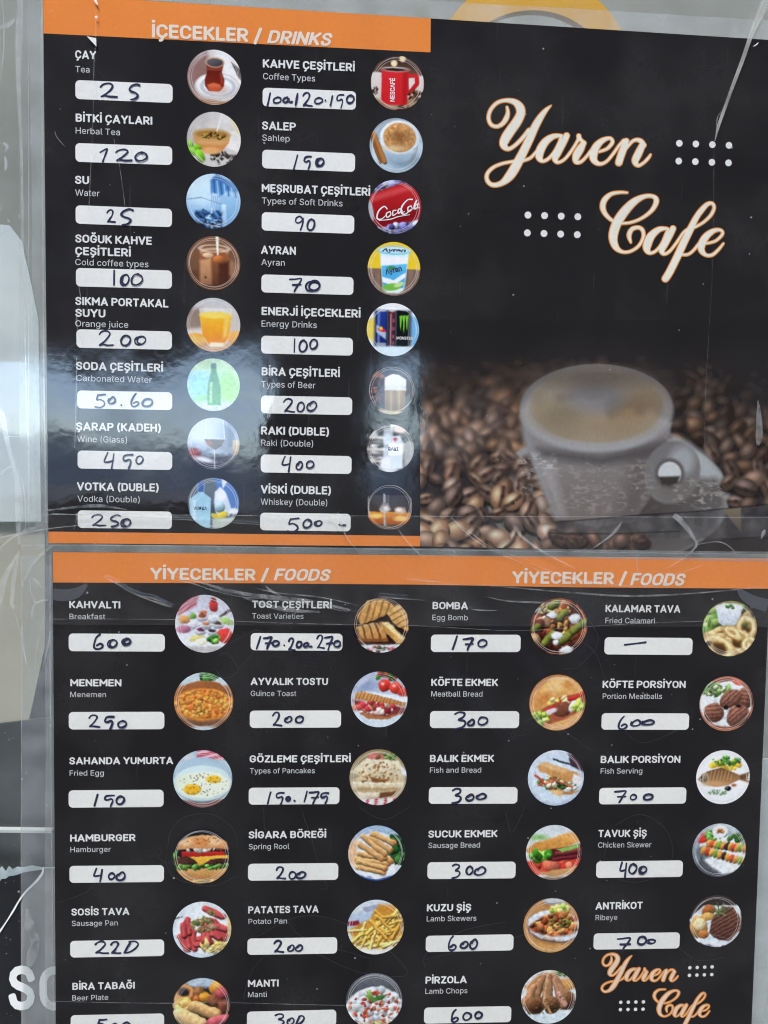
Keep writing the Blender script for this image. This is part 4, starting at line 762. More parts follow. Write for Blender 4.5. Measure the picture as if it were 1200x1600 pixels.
    for q in (((868, 816), (1000, 805)), ((1000, 805), (1090, 799)), ((1090, 799), (1210, 787)), ((858, 833), (960, 834)), ((960, 834), (1060, 830)), ((1128, 843), (1210, 838))):
        A, B = P(q); p.cap(A[0], A[1], B[0], B[1], .008, (36, 33, 33), sh=0, soft=.02, a=.85)
    p.poly(P([(1128, 796), (1157, 793), (1158, 832), (1144, 815)]), (132, 120, 100), (96, 86, 74), soft=.03)
    # vertical rubbing and the fade into the sheet
    k = 1+(p.noise(40, 2, sx=.25, sy=3)-.5)*.05; p.I *= k[..., None]
    t = np.clip((p.Y*100+CY-525-40*(p.noise(1.6)-.5)*2)/(640-525), 0, 1)**1.1
    t = np.where(np.hypot((p.X*100+CX-932)/119.6, (p.Y*100+CY-637.6)/69) < 1.0, np.maximum(t, .82), t)
    p.I = p.I*t[..., None]+np.array((39, 37, 38), float)*(1-t[..., None])
    g = p.I.mean(-1, keepdims=True); p.I = (g+(p.I-g)*1.0)*.95
    e = np.clip((p.X*100+CX-1110)/120, 0, 1)*np.clip((690-(p.Y*100+CY))/80, 0, 1)
    p.I = p.I*(1-e[..., None])+np.array((39, 37, 38), float)*e[..., None]
    return p

def finish(p, warp=.03, sc=7, grain=.05, contrast=1.0, lift=0.0):
    if warp > .02: p.tex(15, .12)
    dx = (p.noise(sc, 3)-.5)*2*warp; dy = (p.noise(sc, 3)-.5)*2*warp
    p.I = sample(p, p.X+dx, p.Y+dy)
    p.I = np.clip(p.I*(1+(p.rs.rand(*p.X.shape)-.5)[..., None]*grain*2), 0, 255)
    g = p.I.mean(-1, keepdims=True); p.I = g+(p.I-g)*.88
    p.I = np.clip((p.I-120)*1.13+122, 0, 255)
    return p

def sample(p, x, y):
    u = np.clip((x/p.ax*.5+.5)*(p.nx-1), 0, p.nx-1.001); v = np.clip((y/p.ay*.5+.5)*(p.ny-1), 0, p.ny-1.001)
    i, j = u.astype(int), v.astype(int); fu, fv = (u-i)[..., None], (v-j)[..., None]
    I = p.I
    return (I[j, i]*(1-fu)+I[j, i+1]*fu)*(1-fv)+(I[j+1, i]*(1-fu)+I[j+1, i+1]*fu)*fv
# ================================================================ behind and around the menus
def quad_px(pts, y, t=.002):
    """A panel standing in the plane y (metres into the wall) with its outline given where the photograph shows it; t thick."""
    f = [at(px, py, y) for px, py in pts]; n = len(f)
    v = [(x, y, z) for x, z in f]+[(x, y+t, z) for x, z in f]
    # image order is clockwise seen from the front (y down) -> front face as listed
    fc = [tuple(range(n)), tuple(range(2*n-1, n-1, -1))]+[(i, i+n, (i+1) % n+n, (i+1) % n) for i in range(n)]
    return v, fc
cv, cf = box_vf(-6, 6, .10, .5, -1.5, 3.2)
wall = build('interior_wall', cv, cf, matte('plaster_grey', (150, 150, 138), var=.12, scale=30, rough=.9), kind='structure')
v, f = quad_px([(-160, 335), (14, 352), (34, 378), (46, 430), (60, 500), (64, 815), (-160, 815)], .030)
pp = build('glare_panel', v, f, matte('glare_pale', (238, 244, 244), var=.10, scale=18, rough=.6, dirt=.3, col2=(214, 224, 228)), label='pale blue-white stand-in for glare on the glass, left of the drinks sheet', cat='panel')  # stands in for glare on the pane; the brightness is in its colour
v, f = quad_px([(-160, 815), (70, 815), (70, 1010), (40, 1150), (-160, 1175)], .034)
build('cream_board', v, f, matte('cream_board', (206, 200, 184), var=.12, scale=22, rough=.8, dirt=.3), label='cream board behind the glass, above the dark grey lower board', cat='board')
v, f = quad_px([(-160, 1150), (90, 1120), (90, 1640), (-160, 1640)], .026)
build('dark_board', v, f, matte('dark_board', (88, 93, 95), var=.35, scale=26, rough=.5, dirt=.5), label='dark grey dusty board behind the glass, under the cream board', cat='board')
v, f = quad_px([(-160, 1294), (80, 1298), (80, 1302), (-160, 1299)], .012, .004)
build('metal_rail', v, f, matte('rail', (238, 242, 240), rough=.25, spec=.8, var=.05), label='thin bright metal rail crossing the dark grey board', cat='rail')
v, f = quad_px([(1140, 1190), (1300, 1180), (1300, 1720), (1130, 1720)], .032)
build('pale_board', v, f, matte('pale_board', (214, 222, 224), var=.12, scale=24, rough=.8, dirt=.3), label='pale board behind the glass, right of the food sheet', cat='board')
# yellow hoop seen over the top edge
vv, ff = [], []
n = 60
for k in range(n+1):
    a = math.radians(205+130*k/n)
    for rx, ry in ((156, 156), (118, 102)):
        x, z = at(832+rx*math.cos(a), 118+ry*math.sin(a), .022)
        vv += [(x, .022, z), (x, .027, z)]
for k in range(n):
    i = 4*k
    ff += [(i, i+2, i+6, i+4), (i+1, i+5, i+7, i+3), (i, i+4, i+5, i+1), (i+2, i+3, i+7, i+6)]
build('yellow_hoop', vv, ff, matte('yellow_paint', (255, 186, 24), var=.1, rough=.5), label='round yellow rim behind the glass over the drinks sheet', cat='rim')
# window pane
x0, z0 = at(-900, -600, .004); x1, z1 = at(1500, 2000, .004)
cv, cf = box_vf(x0, x1, .004, .007, z1, z0)
glass = film_mat('window_glass', tint=(.95, .96, .955), haze=.03, rough=.03, gloss=1.0, bump=.00025, scale=14.)
build('window_pane', cv, cf, glass, label='clear smeared window pane behind both menu sheets', cat='window')
# a few dried drops and smears on the pane (left of the sheets)
drop_m = film_mat('dried_drop', haze=.45, hazecol=(.85, .86, .84), rough=.2, gloss=1.5)

# ---------------------------------------------------------------- old torn poster with big white letters
poster_m = matte('poster_black', (44, 43, 45), var=.25, scale=60, rough=.45, dirt=.4)
poster_w = matte('poster_white', (240, 242, 236), var=.08, scale=80, rough=.6, dirt=.0)
poster_g = matte('poster_bared', (138, 136, 132), var=.2, scale=50, rough=.7, dirt=.2)
px0, pz0 = at(40, 1640, .002)
poster = empty('torn_poster', (px0, .002, pz0), 'torn black poster with huge white letters, under the food sheet', 'poster')
top_edge = [(-200, 1372), (-60, 1380), (-8, 1373), (0, 1374), (3, 1368), (9, 1371), (14, 1365), (20, 1367), (27, 1362), (35, 1361), (50, 1357), (66, 1357), (95, 1356), (130, 1356)]
v, f = quad_px(top_edge+[(130, 1700), (-200, 1700)], .0015, .0005)
build('poster_sheet', v, f, poster_m, poster)
low = [(p[0], p[1]+d) for p, d in zip(top_edge, (5, 4, 6, 3, 5, 2, 4, 1.5, 5, 2.5, 4, 2, 2, 2))]
hi = [(p[0], p[1]-d) for p, d in zip(top_edge, (16, 14, 15, 17, 15, 10, 12, 9, 8, 6, 5, 2, 2, 2))]
vv, ff = [], []
for a, b in zip(hi, low):
    for p in (a, b):
        x, z = at(p[0], p[1], .0012); vv.append((x, .0012, z))
for k in range(len(hi)-1): ff.append((2*k, 2*k+1, 2*k+3, 2*k+2))
build('torn_edge', vv, ff, matte('torn_paper', (196, 208, 206), var=.25, scale=90, rough=.9, col2=(150, 164, 164)), poster)
def ribbon(pts, y, dy=0.0, caps=True, step=1.2, px=True):
    """A flat stroke along (x, y, width) points given in photograph pixels; it climbs dy per step so that loops never share a plane."""
    P = np.array(pts, float); n = len(P); out = []
    for i in range(n-1):
        p0, p1, p2, p3 = P[max(i-1, 0)], P[i], P[i+1], P[min(i+2, n-1)]
        m = max(2, int(np.hypot(*(p2-p1)[:2])/step))
        for k in range(m):
            t = k/m
            out.append(.5*((2*p1)+(-p0+p2)*t+(2*p0-5*p1+4*p2-p3)*t*t+(-p0+3*p1-3*p2+p3)*t**3))
    out.append(P[-1]); Q = np.array(out)
    T = np.gradient(Q[:, :2], axis=0); T /= np.maximum(np.hypot(T[:, 0], T[:, 1]), 1e-6)[:, None]
    Nn = np.stack([-T[:, 1], T[:, 0]], 1); W = np.maximum(Q[:, 2:3], .05)/2
    v, f = [], []
    for k in range(len(Q)):
        for s in (1, -1):
            q = Q[k, :2]+Nn[k]*W[k]*s; x, z = at(q[0], q[1]); v.append((x, y+dy*k, z))
    for k in range(len(Q)-1): f.append((2*k, 2*k+1, 2*k+3, 2*k+2))
    if caps:
        for k, sg in ((0, -1), (len(Q)-1, 1)):
            b = len(v); a0 = math.atan2(Nn[k][1], Nn[k][0])
            for j in range(9):
                a = a0-sg*math.pi*j/8
                q = Q[k, :2]+np.array([math.cos(a), math.sin(a)])*W[k]; x, z = at(q[0], q[1]); v.append((x, y+dy*k, z))
            f.append(tuple(range(b, b+9)) if sg < 0 else tuple(range(b+8, b-1, -1)))
    return v, f
def merge(parts):
    V, Fc = [], []
    for v, f in parts:
        b = len(V); V += list(v); Fc += [tuple(i+b for i in q) for q in f]
    return V, Fc
def face_front(v, f):
    """Turn every face to look out of the wall (-Y)."""
    A = np.array(v); out = []
    for q in f:
        x, z = A[list(q), 0], A[list(q), 2]
        area = np.dot(x, np.roll(z, -1))-np.dot(z, np.roll(x, -1))
        out.append(tuple(q) if area > 0 else tuple(reversed(q)))
    return out
tear = [(67, 1357, 2), (65, 1366, 3.5), (57, 1377, 4), (50, 1384, 3.5), (38, 1396, 3), (28, 1410, 2.5), (20, 1424, 3), (10, 1440, 2), (-2, 1458, 3), (-30, 1500, 3)]
v, f = ribbon(tear, .0008); build('tear_line', v, face_front(v, f), poster_w, poster)

v, f = quad_px([(67, 1357), (58, 1376), (38, 1396), (33, 1412), (34, 1700), (130, 1700), (130, 1357)], .0011, .0003); build('bared_paper', v, f, poster_g, poster)
# ---------------------------------------------------------------- lettering
_text = {}
try: FONT = bpy.data.fonts.load(bpy.utils.system_resource('DATAFILES', path='fonts')+'/Inter.woff2')   # a face shipped inside Blender itself
except Exception: FONT = None
def text_mesh(s, bold=0.0, shear=0.0):
    k = (s, bold, shear)
    if k in _text: return _text[k]
    cu = bpy.data.curves.new('t', 'FONT'); cu.body = s; cu.size = 1.0
    if FONT: cu.font = FONT
    cu.offset = bold; cu.shear = shear; cu.resolution_u = 1; cu.fill_mode = 'FRONT'
    o = bpy.data.objects.new('t', cu); C.objects.link(o)
    dg = bpy.context.evaluated_depsgraph_get(); dg.update()
    me = bpy.data.meshes.new_from_object(o.evaluated_get(dg))
    v = np.zeros(len(me.vertices)*3); me.vertices.foreach_get('co', v); v = v.reshape(-1, 3)
    f = [tuple(p.vertices) for p in me.polygons]
    bpy.data.objects.remove(o); bpy.data.curves.remove(cu); bpy.data.meshes.remove(me)
    _text[k] = (v, f); return _text[k]
def letters(s, xl, xr, yb, cap, y, bold=0.0, shear=0.0, ang=0.0):
    """Lettering between two pixels with its baseline at yb (left end) and capital height cap, along the sheet's own horizontal."""
    v, f = text_mesh(s, bold, shear); h, _ = text_mesh('H', bold, 0.0)
    hy0, hy1 = h[:, 1].min(), h[:, 1].max()
    X0, Z0 = at(xl, yb); X1, _z = at(xr, yb)
    sx = (X1-X0)/np.ptp(v[:, 0]); sz = cap*sc(xl, yb)*U/(hy1-hy0)
    x = (v[:, 0]-v[:, 0].min())*sx; z = (v[:, 1]-hy0)*sz
    c, n = math.cos(ang), math.sin(ang)
    V = [(X0+a*c-b*n, y, Z0+a*n+b*c) for a, b in zip(x, z)]
    return V, face_front(V, f)

# a heavy rounded sans, drawn with strokes of one weight: (advance width, lines, arcs, curves) in capital heights
def _arc(cx, cy, rx, ry, a0, a1, n=9): return [(cx+rx*math.cos(math.radians(a0+(a1-a0)*k/n)), cy+ry*math.sin(math.radians(a0+(a1-a0)*k/n))) for k in range(n+1)]
_S = [(.56, .72), (.52, .82), (.44, .88), (.33, .9), (.21, .875), (.13, .8), (.11, .7), (.15, .61), (.24, .55), (.34, .515), (.44, .47), (.53, .4), (.56, .3), (.53, .19), (.45, .12), (.33, .095), (.2, .12), (.13, .19), (.1, .29)]
_C = _arc(.36, .63, .26, .27, 18, 180)+_arc(.36, .37, .26, .27, 180, 342)
_O = _arc(.37, .63, .27, .27, 0, 180)+_arc(.37, .37, .27, .27, 180, 360)+[(.64, .63)]
_P = [(.1, .9), (.36, .9)]+_arc(.36, .68, .22, .22, 90, -90)+[(.36, .46), (.1, .46)]
_CED = [(.35, .06), (.36, -.05), (.33, -.14), (.24, -.17)]
ST = {
 'A': (.80, [[(.10, .08), (.40, .92)], [(.40, .92), (.70, .08)], [(.22, .30), (.58, .30)]]),
 'B': (.69, [[(.1, .1), (.1, .9)], [(.1, .9), (.36, .9)]+_arc(.36, .705, .195, .195, 90, -90)+[(.1, .51)], [(.1, .51), (.38, .51)]+_arc(.38, .305, .205, .205, 90, -90)+[(.1, .1)]]),
 'C': (.70, [_C]), 'Ç': (.70, [_C, _CED]),
 'D': (.71, [[(.1, .1), (.1, .9)], [(.1, .9), (.34, .9)]+_arc(.34, .63, .27, .27, 90, 0)+_arc(.34, .37, .27, .27, 0, -90)+[(.1, .1)]]),
 'E': (.60, [[(.1, .1), (.1, .9)], [(.1, .9), (.51, .9)], [(.1, .51), (.46, .51)], [(.1, .1), (.51, .1)]]),
 'F': (.58, [[(.1, .1), (.1, .9)], [(.1, .9), (.5, .9)], [(.1, .49), (.44, .49)]]),
 'G': (.72, [_C[:-2]+[(.62, .36), (.62, .46)], [(.42, .47), (.62, .47)]]), 'Ğ': (.72, [_C[:-2]+[(.62, .36), (.62, .46)], [(.42, .47), (.62, .47)], _arc(.36, 1.24, .13, .11, 195, 345, 6)]),
 'H': (.71, [[(.1, .1), (.1, .9)], [(.61, .1), (.61, .9)], [(.1, .51), (.61, .51)]]),
 'I': (.20, [[(.1, .1), (.1, .9)]]), 'İ': (.20, [[(.1, .1), (.1, .9)], [(.1, 1.17), (.1, 1.18)]]),
 'J': (.58, [[(.48, .9), (.48, .34)]+_arc(.28, .32, .2, .22, 0, -160)]),
 'K': (.68, [[(.1, .1), (.1, .9)], [(.57, .9), (.15, .46)], [(.27, .56), (.59, .1)]]),
 'L': (.57, [[(.1, .9), (.1, .1)], [(.1, .1), (.49, .1)]]),
 'M': (.86, [[(.1, .1), (.1, .9)], [(.1, .9), (.43, .38)], [(.43, .38), (.76, .9)], [(.76, .9), (.76, .1)]]),
 'N': (.72, [[(.1, .1), (.1, .9)], [(.1, .9), (.62, .1)], [(.62, .1), (.62, .9)]]),
 'O': (.74, [_O]), 'Ö': (.74, [_O, [(.25, 1.17), (.25, 1.18)], [(.49, 1.17), (.49, 1.18)]]),
 'P': (.66, [[(.1, .1), (.1, .9)], _P]), 'R': (.68, [[(.1, .1), (.1, .9)], _P, [(.33, .44), (.57, .1)]]),
 'S': (.66, [_S]), 'Ş': (.66, [_S, [(a-.02, c) for a, c in _CED]]),
 'T': (.66, [[(.09, .9), (.57, .9)], [(.33, .9), (.33, .1)]]),
 'U': (.70, [[(.1, .9), (.1, .35)]+_arc(.35, .35, .25, .25, 180, 360)+[(.6, .9)]]),
 'V': (.74, [[(.09, .92), (.37, .09)], [(.37, .09), (.65, .92)]]),
 'Y': (.72, [[(.09, .91), (.36, .46)], [(.63, .91), (.36, .46)], [(.36, .46), (.36, .1)]]),
 'Z': (.64, [[(.11, .9), (.54, .9)], [(.54, .9), (.11, .1)], [(.11, .1), (.55, .1)]]),
 '(': (.34, [_arc(.42, .45, .3, .62, 125, 235, 8)]), ')': (.34, [_arc(-.08, .45, .3, .62, 55, -55, 8)]), '/': (.5, [[(.08, -.04), (.42, 1.0)]]), ' ': (.20, []),
}
def bold_letters(s, xl, xr, yb, cap, y, w=.19, shear=0.0, gap=.075):
    """Heavy lettering fitted between two pixels like letters(); every stroke lies a hair in front of the one it crosses."""
    parts, x = [], 0.0
    for ch in s:
        adv, strokes = ST[ch]
        for k, st in enumerate(strokes):
            P = np.array(st); T = np.gradient(P, axis=0); closed = len(st) > 3 and np.hypot(*(P[0]-P[-1])) < 1e-6
            if closed: T[0] = T[-1] = (P[1]-P[-2])
            T /= np.maximum(np.hypot(T[:, 0], T[:, 1]), 1e-9)[:, None]; Nn = np.stack([-T[:, 1], T[:, 0]], 1)
            ww = w*(.95 if len(st) > 2 else 1.0) if st[0][1] < 1.1 else w*1.05
            v = [tuple(P[i]+Nn[i]*e*ww/2) for i in range(len(P)) for e in (1, -1)]
            f = [(2*i, 2*i+1, 2*i+3, 2*i+2) for i in range(len(P)-1)]
            for i, sg in () if closed else ((0, -1), (len(P)-1, 1)):
                b = len(v); t, n = T[i]*sg, Nn[i]
                for q in range(9):
                    a = math.pi*q/8; c, z = math.cos(a), math.sin(a); e = .62                     # blunt, slightly squared ends
                    v.append(tuple(P[i]+n*ww/2*math.copysign(abs(c)**e, c)+t*ww/2*z**e*.92))
                f.append(tuple(range(b, b+9)))
            parts.append(([(a+x+shear*c, -k*1.2e-6, c) for a, c in v], f))
        x += adv+gap
    V, Fc = merge(parts); A = np.array(V)
    X0, Z0 = at(xl, yb); X1, _z = at(xr, yb); sx = (X1-X0)/np.ptp(A[:, 0]); sz = cap*sc(xl, yb)*U
    V = [(X0+(a-A[:, 0].min())*sx, y+d, Z0+c*sz) for a, d, c in V]
    return V, face_front(V, Fc)

v1, f1 = bold_letters('S', 12.5, 54, 1581, 73, .0009, w=.2)
v2, f2 = bold_letters('O', 61, 108, 1582, 73, .0009, w=.19)
V, Fc = merge([(v1, f1), (v2, f2)]); build('lettering', V, Fc, poster_w, poster)

# ================================================================ the two menus
M_BLACK = print_mat('print_black', (39, 37, 38)); M_ORANGE = print_mat('print_orange', (240, 141, 68), dust=.5); M_BOX = print_mat('print_white_box', (242, 240, 232), dust=0.0)
M_TEXT = print_mat('print_white_text', (234, 233, 228), dust=.3); M_SUB = print_mat('print_grey_text', (214, 214, 212), dust=.2); M_HEAD = print_mat('print_cream_text', (240, 224, 204), dust=.3)
M_INK = print_mat('marker_ink', (57, 56, 82), dust=0.0); M_PIC = print_mat('print_picture', None, dust=.4); M_DOT = print_mat('print_dot', (236, 234, 226), dust=.2)
M_LOGO = print_mat('print_logo_cream', (238, 232, 214), dust=0.0); M_LOGO_O = print_mat('print_logo_orange', (232, 152, 72), dust=0.0); M_LOGO_P = print_mat('print_logo_peach', (240, 216, 196), dust=0.0)
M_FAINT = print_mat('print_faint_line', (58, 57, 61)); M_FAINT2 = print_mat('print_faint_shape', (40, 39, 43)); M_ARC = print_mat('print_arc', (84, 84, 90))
M_INK_RED = print_mat('print_lettering_dark', (60, 60, 96)); M_INK_WH = print_mat('print_lettering_pale', (240, 236, 234))
M_POUCH = film_mat('pouch_film', tint=(.95, .96, .95), haze=.25, hazecol=(.62, .64, .62), rough=.09, bump=.0001, scale=60.)
M_POUCH_EDGE = film_mat('pouch_edge', haze=.42, hazecol=(.85, .87, .86), rough=.1)

def sheet(name, label, corners):
    (xa, ya), (xb, yb), (xc, yc), (xd, yd) = corners           # tl, tr, br, bl in pixels
    cx, cz = at((xc+xd)/2, (yc+yd)/2)
    t = empty(name, (cx, 0, cz), label, 'menu sheet', 'laminated menu sheets on the window')
    P = [at(*c) for c in corners]
    v = [(x, y, z) for y in (L_PAPER, 0) for x, z in P]
    f = [(0, 3, 2, 1), (4, 5, 6, 7), (0, 1, 5, 4), (1, 2, 6, 5), (2, 3, 7, 6), (3, 0, 4, 7)]
    o = build('printed_sheet', v, f, M_BLACK, t); fix_normals(o)
    return t
def fix_normals(o):
    import bmesh
    bm = bmesh.new(); bm.from_mesh(o.data); bmesh.ops.recalc_face_normals(bm, faces=bm.faces); bm.to_mesh(o.data); bm.free()
def flat(name, pts, y, mat, parent, label=None):
    v = [(*at(*p)[:1], y, at(*p)[1]) for p in pts]
    return build(name, v, face_front(v, [tuple(range(len(v)))]), mat, parent, label)
def rim_frame(name, parent, outer, inner, y, mat):
    """The clear edge of the laminating pouch: a thin frame of film round the printed sheet, slightly uneven."""
    v, f = [], []
    for k in range(4):
        o0, o1, i0, i1 = outer[k], outer[(k+1) % 4], inner[k], inner[(k+1) % 4]
        m = 40; b = len(v)
        for j in range(m+1):
            t = j/m; w = .8*math.sin(7*t+k)+.5*math.sin(23*t+2*k)
            for p, q, e in ((o0, o1, w), (i0, i1, 0)):
                x, z = at(p[0]+(q[0]-p[0])*t+(e if k % 2 else 0)*math.sin(math.pi*t), p[1]+(q[1]-p[1])*t+(0 if k % 2 else e)*math.sin(math.pi*t)); v.append((x, y, z))
        f += [(b+2*j, b+2*j+1, b+2*j+3, b+2*j+2) for j in range(m)]
    return build(name, v, face_front(v, f), mat, parent)

DT = [(67.5, -9), (1206, 63), (1204, 866), (76, 849)]
FD = [(82.5, 862), (1204, 872), (1171, 1672), (88, 1676)]
drinks = sheet('drinks_menu', 'upper dark laminated menu sheet listing drinks, with coffee cup picture', DT)
foods = sheet('food_menu', 'lower dark laminated menu sheet listing foods in four columns', FD)
rim_frame('pouch_edge', drinks, [(45, -34), (1232, 34), (1230, 878), (56, 858)], DT, L_PAPER-.0001, M_POUCH)
rim_frame('pouch_edge', foods, [(70, 852), (1226, 862), (1190, 1690), (72, 1694)], FD, L_PAPER-.0001, M_POUCH)

# bands and headings
flat('header_band', [(67.7, -8.5), (673, 29.2), (672.5, 82.3), (68.4, 52.7)], L_BAND, M_ORANGE, drinks)
flat('footer_band', [(75.5, 830.5), (656.5, 837.3), (656.2, 853.5), (76, 848.6)], L_BAND, M_ORANGE, drinks)
flat('header_band', [(82.8, 862.3), (1203.7, 872.3), (1201.5, 919.7), (910, 917.6), (660, 913.4), (400, 911.2), (83, 910)], L_BAND, M_ORANGE, foods)
def words(name, parent, mat, *args, **k):
    V, Fc = letters(*args, **k); return build(name, V, Fc, mat, parent)
def bold_words(name, parent, mat, *args, **k):
    V, Fc = bold_letters(*args, **k); return build(name, V, Fc, mat, parent)
def heading(parent, items):
    V, Fc = merge([bold_letters(*a, L_TXT, w=.2, shear=s) for a, s in items]); build('heading', V, Fc, M_HEAD, parent)
heading(drinks, [(('İÇECEKLER /', 237.5, 410, 59.5, 21.5), 0), (('DRINKS', 417.5, 519.5, 68.3, 20.5), .22)])
heading(foods, [(('YİYECEKLER /', 235, 420.5, 905.5, 18.8), 0), (('FOODS', 428, 517, 907, 19), .22)])
heading(foods, [(('YİYECEKLER /', 799.5, 979, 911.5, 19), 0), (('FOODS', 984, 1070.5, 914.5, 19.3), .22)])

# ---------------------------------------------------------------- handwriting: digits as pen strokes in a unit box
G = {
 '1': [[(.85, 0), (.5, .5), (.12, 1)]], 'I': [[(.55, 0), (.5, .5), (.45, 1)]],
 'y': [[(0, .3), (.3, .16), (.78, .02), (.62, .4), (.45, .75), (.3, 1)]],
 '2': [[(.05, .25), (.22, .06), (.55, .0), (.76, .16), (.66, .42), (.4, .7), (.1, .95), (.3, .9), (.6, .95), (1, .97)]],
 '0': [[(.62, .04), (.3, .12), (.06, .45), (.08, .82), (.35, 1), (.72, .9), (.97, .55), (.88, .18), (.55, .03)]],
 'b': [[(.55, .1), (.2, .2), (.04, .55), (.15, .9), (.45, .98), (.8, .8), (.95, .4), (.75, .1), (.45, .08), (.3, .3), (.25, .7), (.5, .9)]],
 'a': [[(.5, .08), (.15, .3), (.02, .75), (.25, .98), (.55, .7), (.62, .2), (.6, .6), (.75, .92), (1, .9)]],
 'u': [[(.42, .2), (.12, .35), (.02, .78), (.36, 1), (.8, .8), (.97, .35), (.72, .02), (.4, .15), (.3, .4)]],
 '5': [[(.32, .05), (.2, .42), (.5, .38), (.85, .55), (.9, .8), (.55, .98), (.05, .94)], [(.3, .06), (.65, .04), (1, .0)]],
 'S': [[(1, .08), (.7, .0), (.3, .12), (.1, .34), (.3, .48), (.65, .58), (.84, .74), (.6, .94), (.2, 1)]],
 'g': [[(.98, .05), (.55, .05), (.2, .12), (.1, .38), (.35, .46), (.7, .36), (.84, .5), (.74, .8), (.62, 1)]],
 '4': [[(.3, 0), (.12, .3), (.03, .55), (.35, .58), (.8, .5)], [(.86, .08), (.78, .5), (.66, 1)]],
 '6': [[(.62, 0), (.3, .22), (.06, .62), (.1, .92), (.42, 1), (.8, .9), (.92, .72), (.65, .62), (.32, .74)]],
 '7': [[(0, .1), (.4, .08), (.95, .04), (.75, .4), (.5, .75), (.38, 1)], [(.22, .52), (.55, .5), (.92, .48)]],
 '9': [[(.8, .14), (.5, .0), (.12, .14), (.08, .42), (.4, .5), (.8, .3), (.88, .1), (.82, .55), (.6, 1)]],
 '3': [[(.12, .12), (.45, .0), (.85, .06), (.8, .28), (.42, .44), (.78, .5), (.92, .66), (.7, .88), (.05, 1)]],
 'o': [[(.1, .35), (.0, .7), (.3, .98), (.8, .8), (.98, .4), (.7, .02), (.35, .2), (.15, .5)]],
 'D': [[(.05, .98), (.25, .5), (.45, .1)], [(.4, .04), (.8, .0), (1, .25), (.8, .65), (.4, .95), (.05, 1)]],
 '.': [[(.4, .4), (.6, .6)]], '-': [[(0, 1), (.5, .5), (1, 0)]],
}
hand = random.Random(11)
def handwriting(parent, glyphs, w):
    parts = []; z = 0
    for ch, x0, y0, x1, y1 in glyphs:
        q = w*hand.uniform(.88, 1.12); r = q*.4
        for st in G[ch]:
            pts = []
            for k, (a, b) in enumerate(st):
                j = .02*min(x1-x0, y1-y0)
                pts.append((x0+r+(x1-x0-2*r)*a+hand.uniform(-j, j), y0+r+(y1-y0-2*r)*b+hand.uniform(-j, j), q*(hand.uniform(.72, 1.16))))
            v, f = ribbon(pts, L_INK-z, dy=-2e-6); f = face_front(v, f)
            z += 3e-6*len(v)/2; z = z if z < 3e-4 else 2e-6
            parts.append((v, f))
    V, Fc = merge(parts); build('handwritten_price', V, Fc, M_INK, parent)
def price_box(parent, cx, cy, w, h, label=None):
    X, Z = at(cx, cy); k = hand.uniform(.985, 1.015); w, h = w*U, h*U*k; r = h*.24; v = []; tl = hand.uniform(-.004, .004)
    for sx, sz, a0 in ((1, 1, 0), (-1, 1, 90), (-1, -1, 180), (1, -1, 270)):
        for k in range(7):
            a = math.radians(a0+15*k); ex, ez = sx*(w/2-r)+r*math.cos(a), sz*(h/2-r)+r*math.sin(a); v.append((X+ex-ez*tl, L_BOX, Z+ez+ex*tl))
    return build('price_box', v, face_front(v, [tuple(range(len(v)))]), M_BOX, parent, label)
def disc(parent, pic, cx, cy, r, label, rings=(.86, .90, .935), pa=0.0, wob=.0):
    """A round printed picture: colours from the painted numbers, with the thin white circles printed over it."""
    nr, na = 44, 150
    X, Z = at(cx, cy); v = [(X, L_BOX, Z)]; uv = [(0, 0)]; f = []
    for i in range(1, nr+1):
        for k in range(na):
            a = 2*math.pi*k/na; q = i/nr; uv.append((q*math.cos(a), q*math.sin(a))); v.append((X+r*U*q*math.cos(a), L_BOX, Z-r*U*q*math.sin(a)))
    for k in range(na): f.append((0, 1+k, 1+(k+1) % na))
    for i in range(nr-1):
        for k in range(na):
            a, b = 1+i*na+k, 1+i*na+(k+1) % na; f.append((a, a+na, b+na, b))
    uv = np.array(uv); col = sample(pic, uv[:, 0], uv[:, 1])
    col = list(col)
    for j, q in enumerate(rings):
        b = len(v); hw = .0075; pr = sample(pic, np.array([q*math.cos(2*math.pi*k/na) for k in range(na)]), np.array([q*math.sin(2*math.pi*k/na) for k in range(na)])); ox, oz = .022*math.cos(2.1*j+pa), .022*math.sin(2.1*j+pa)
        for k in range(na):
            a = 2*math.pi*k/na
            for e in (-hw, hw): v.append((X+r*U*((q+e)*math.cos(a)+ox), L_BOX-.00003-j*4e-6, Z-r*U*((q+e)*math.sin(a)+oz))); col.append(tuple(pr[k]*.35+np.array((240, 236, 230))*.65))
        for k in range(na): a, c = b+2*k, b+2*((k+1) % na); f.append((a, a+1, c+1, c))
    o = build('dish_picture', v, face_front(v, f), M_PIC, parent, label, cols=col)
    return o

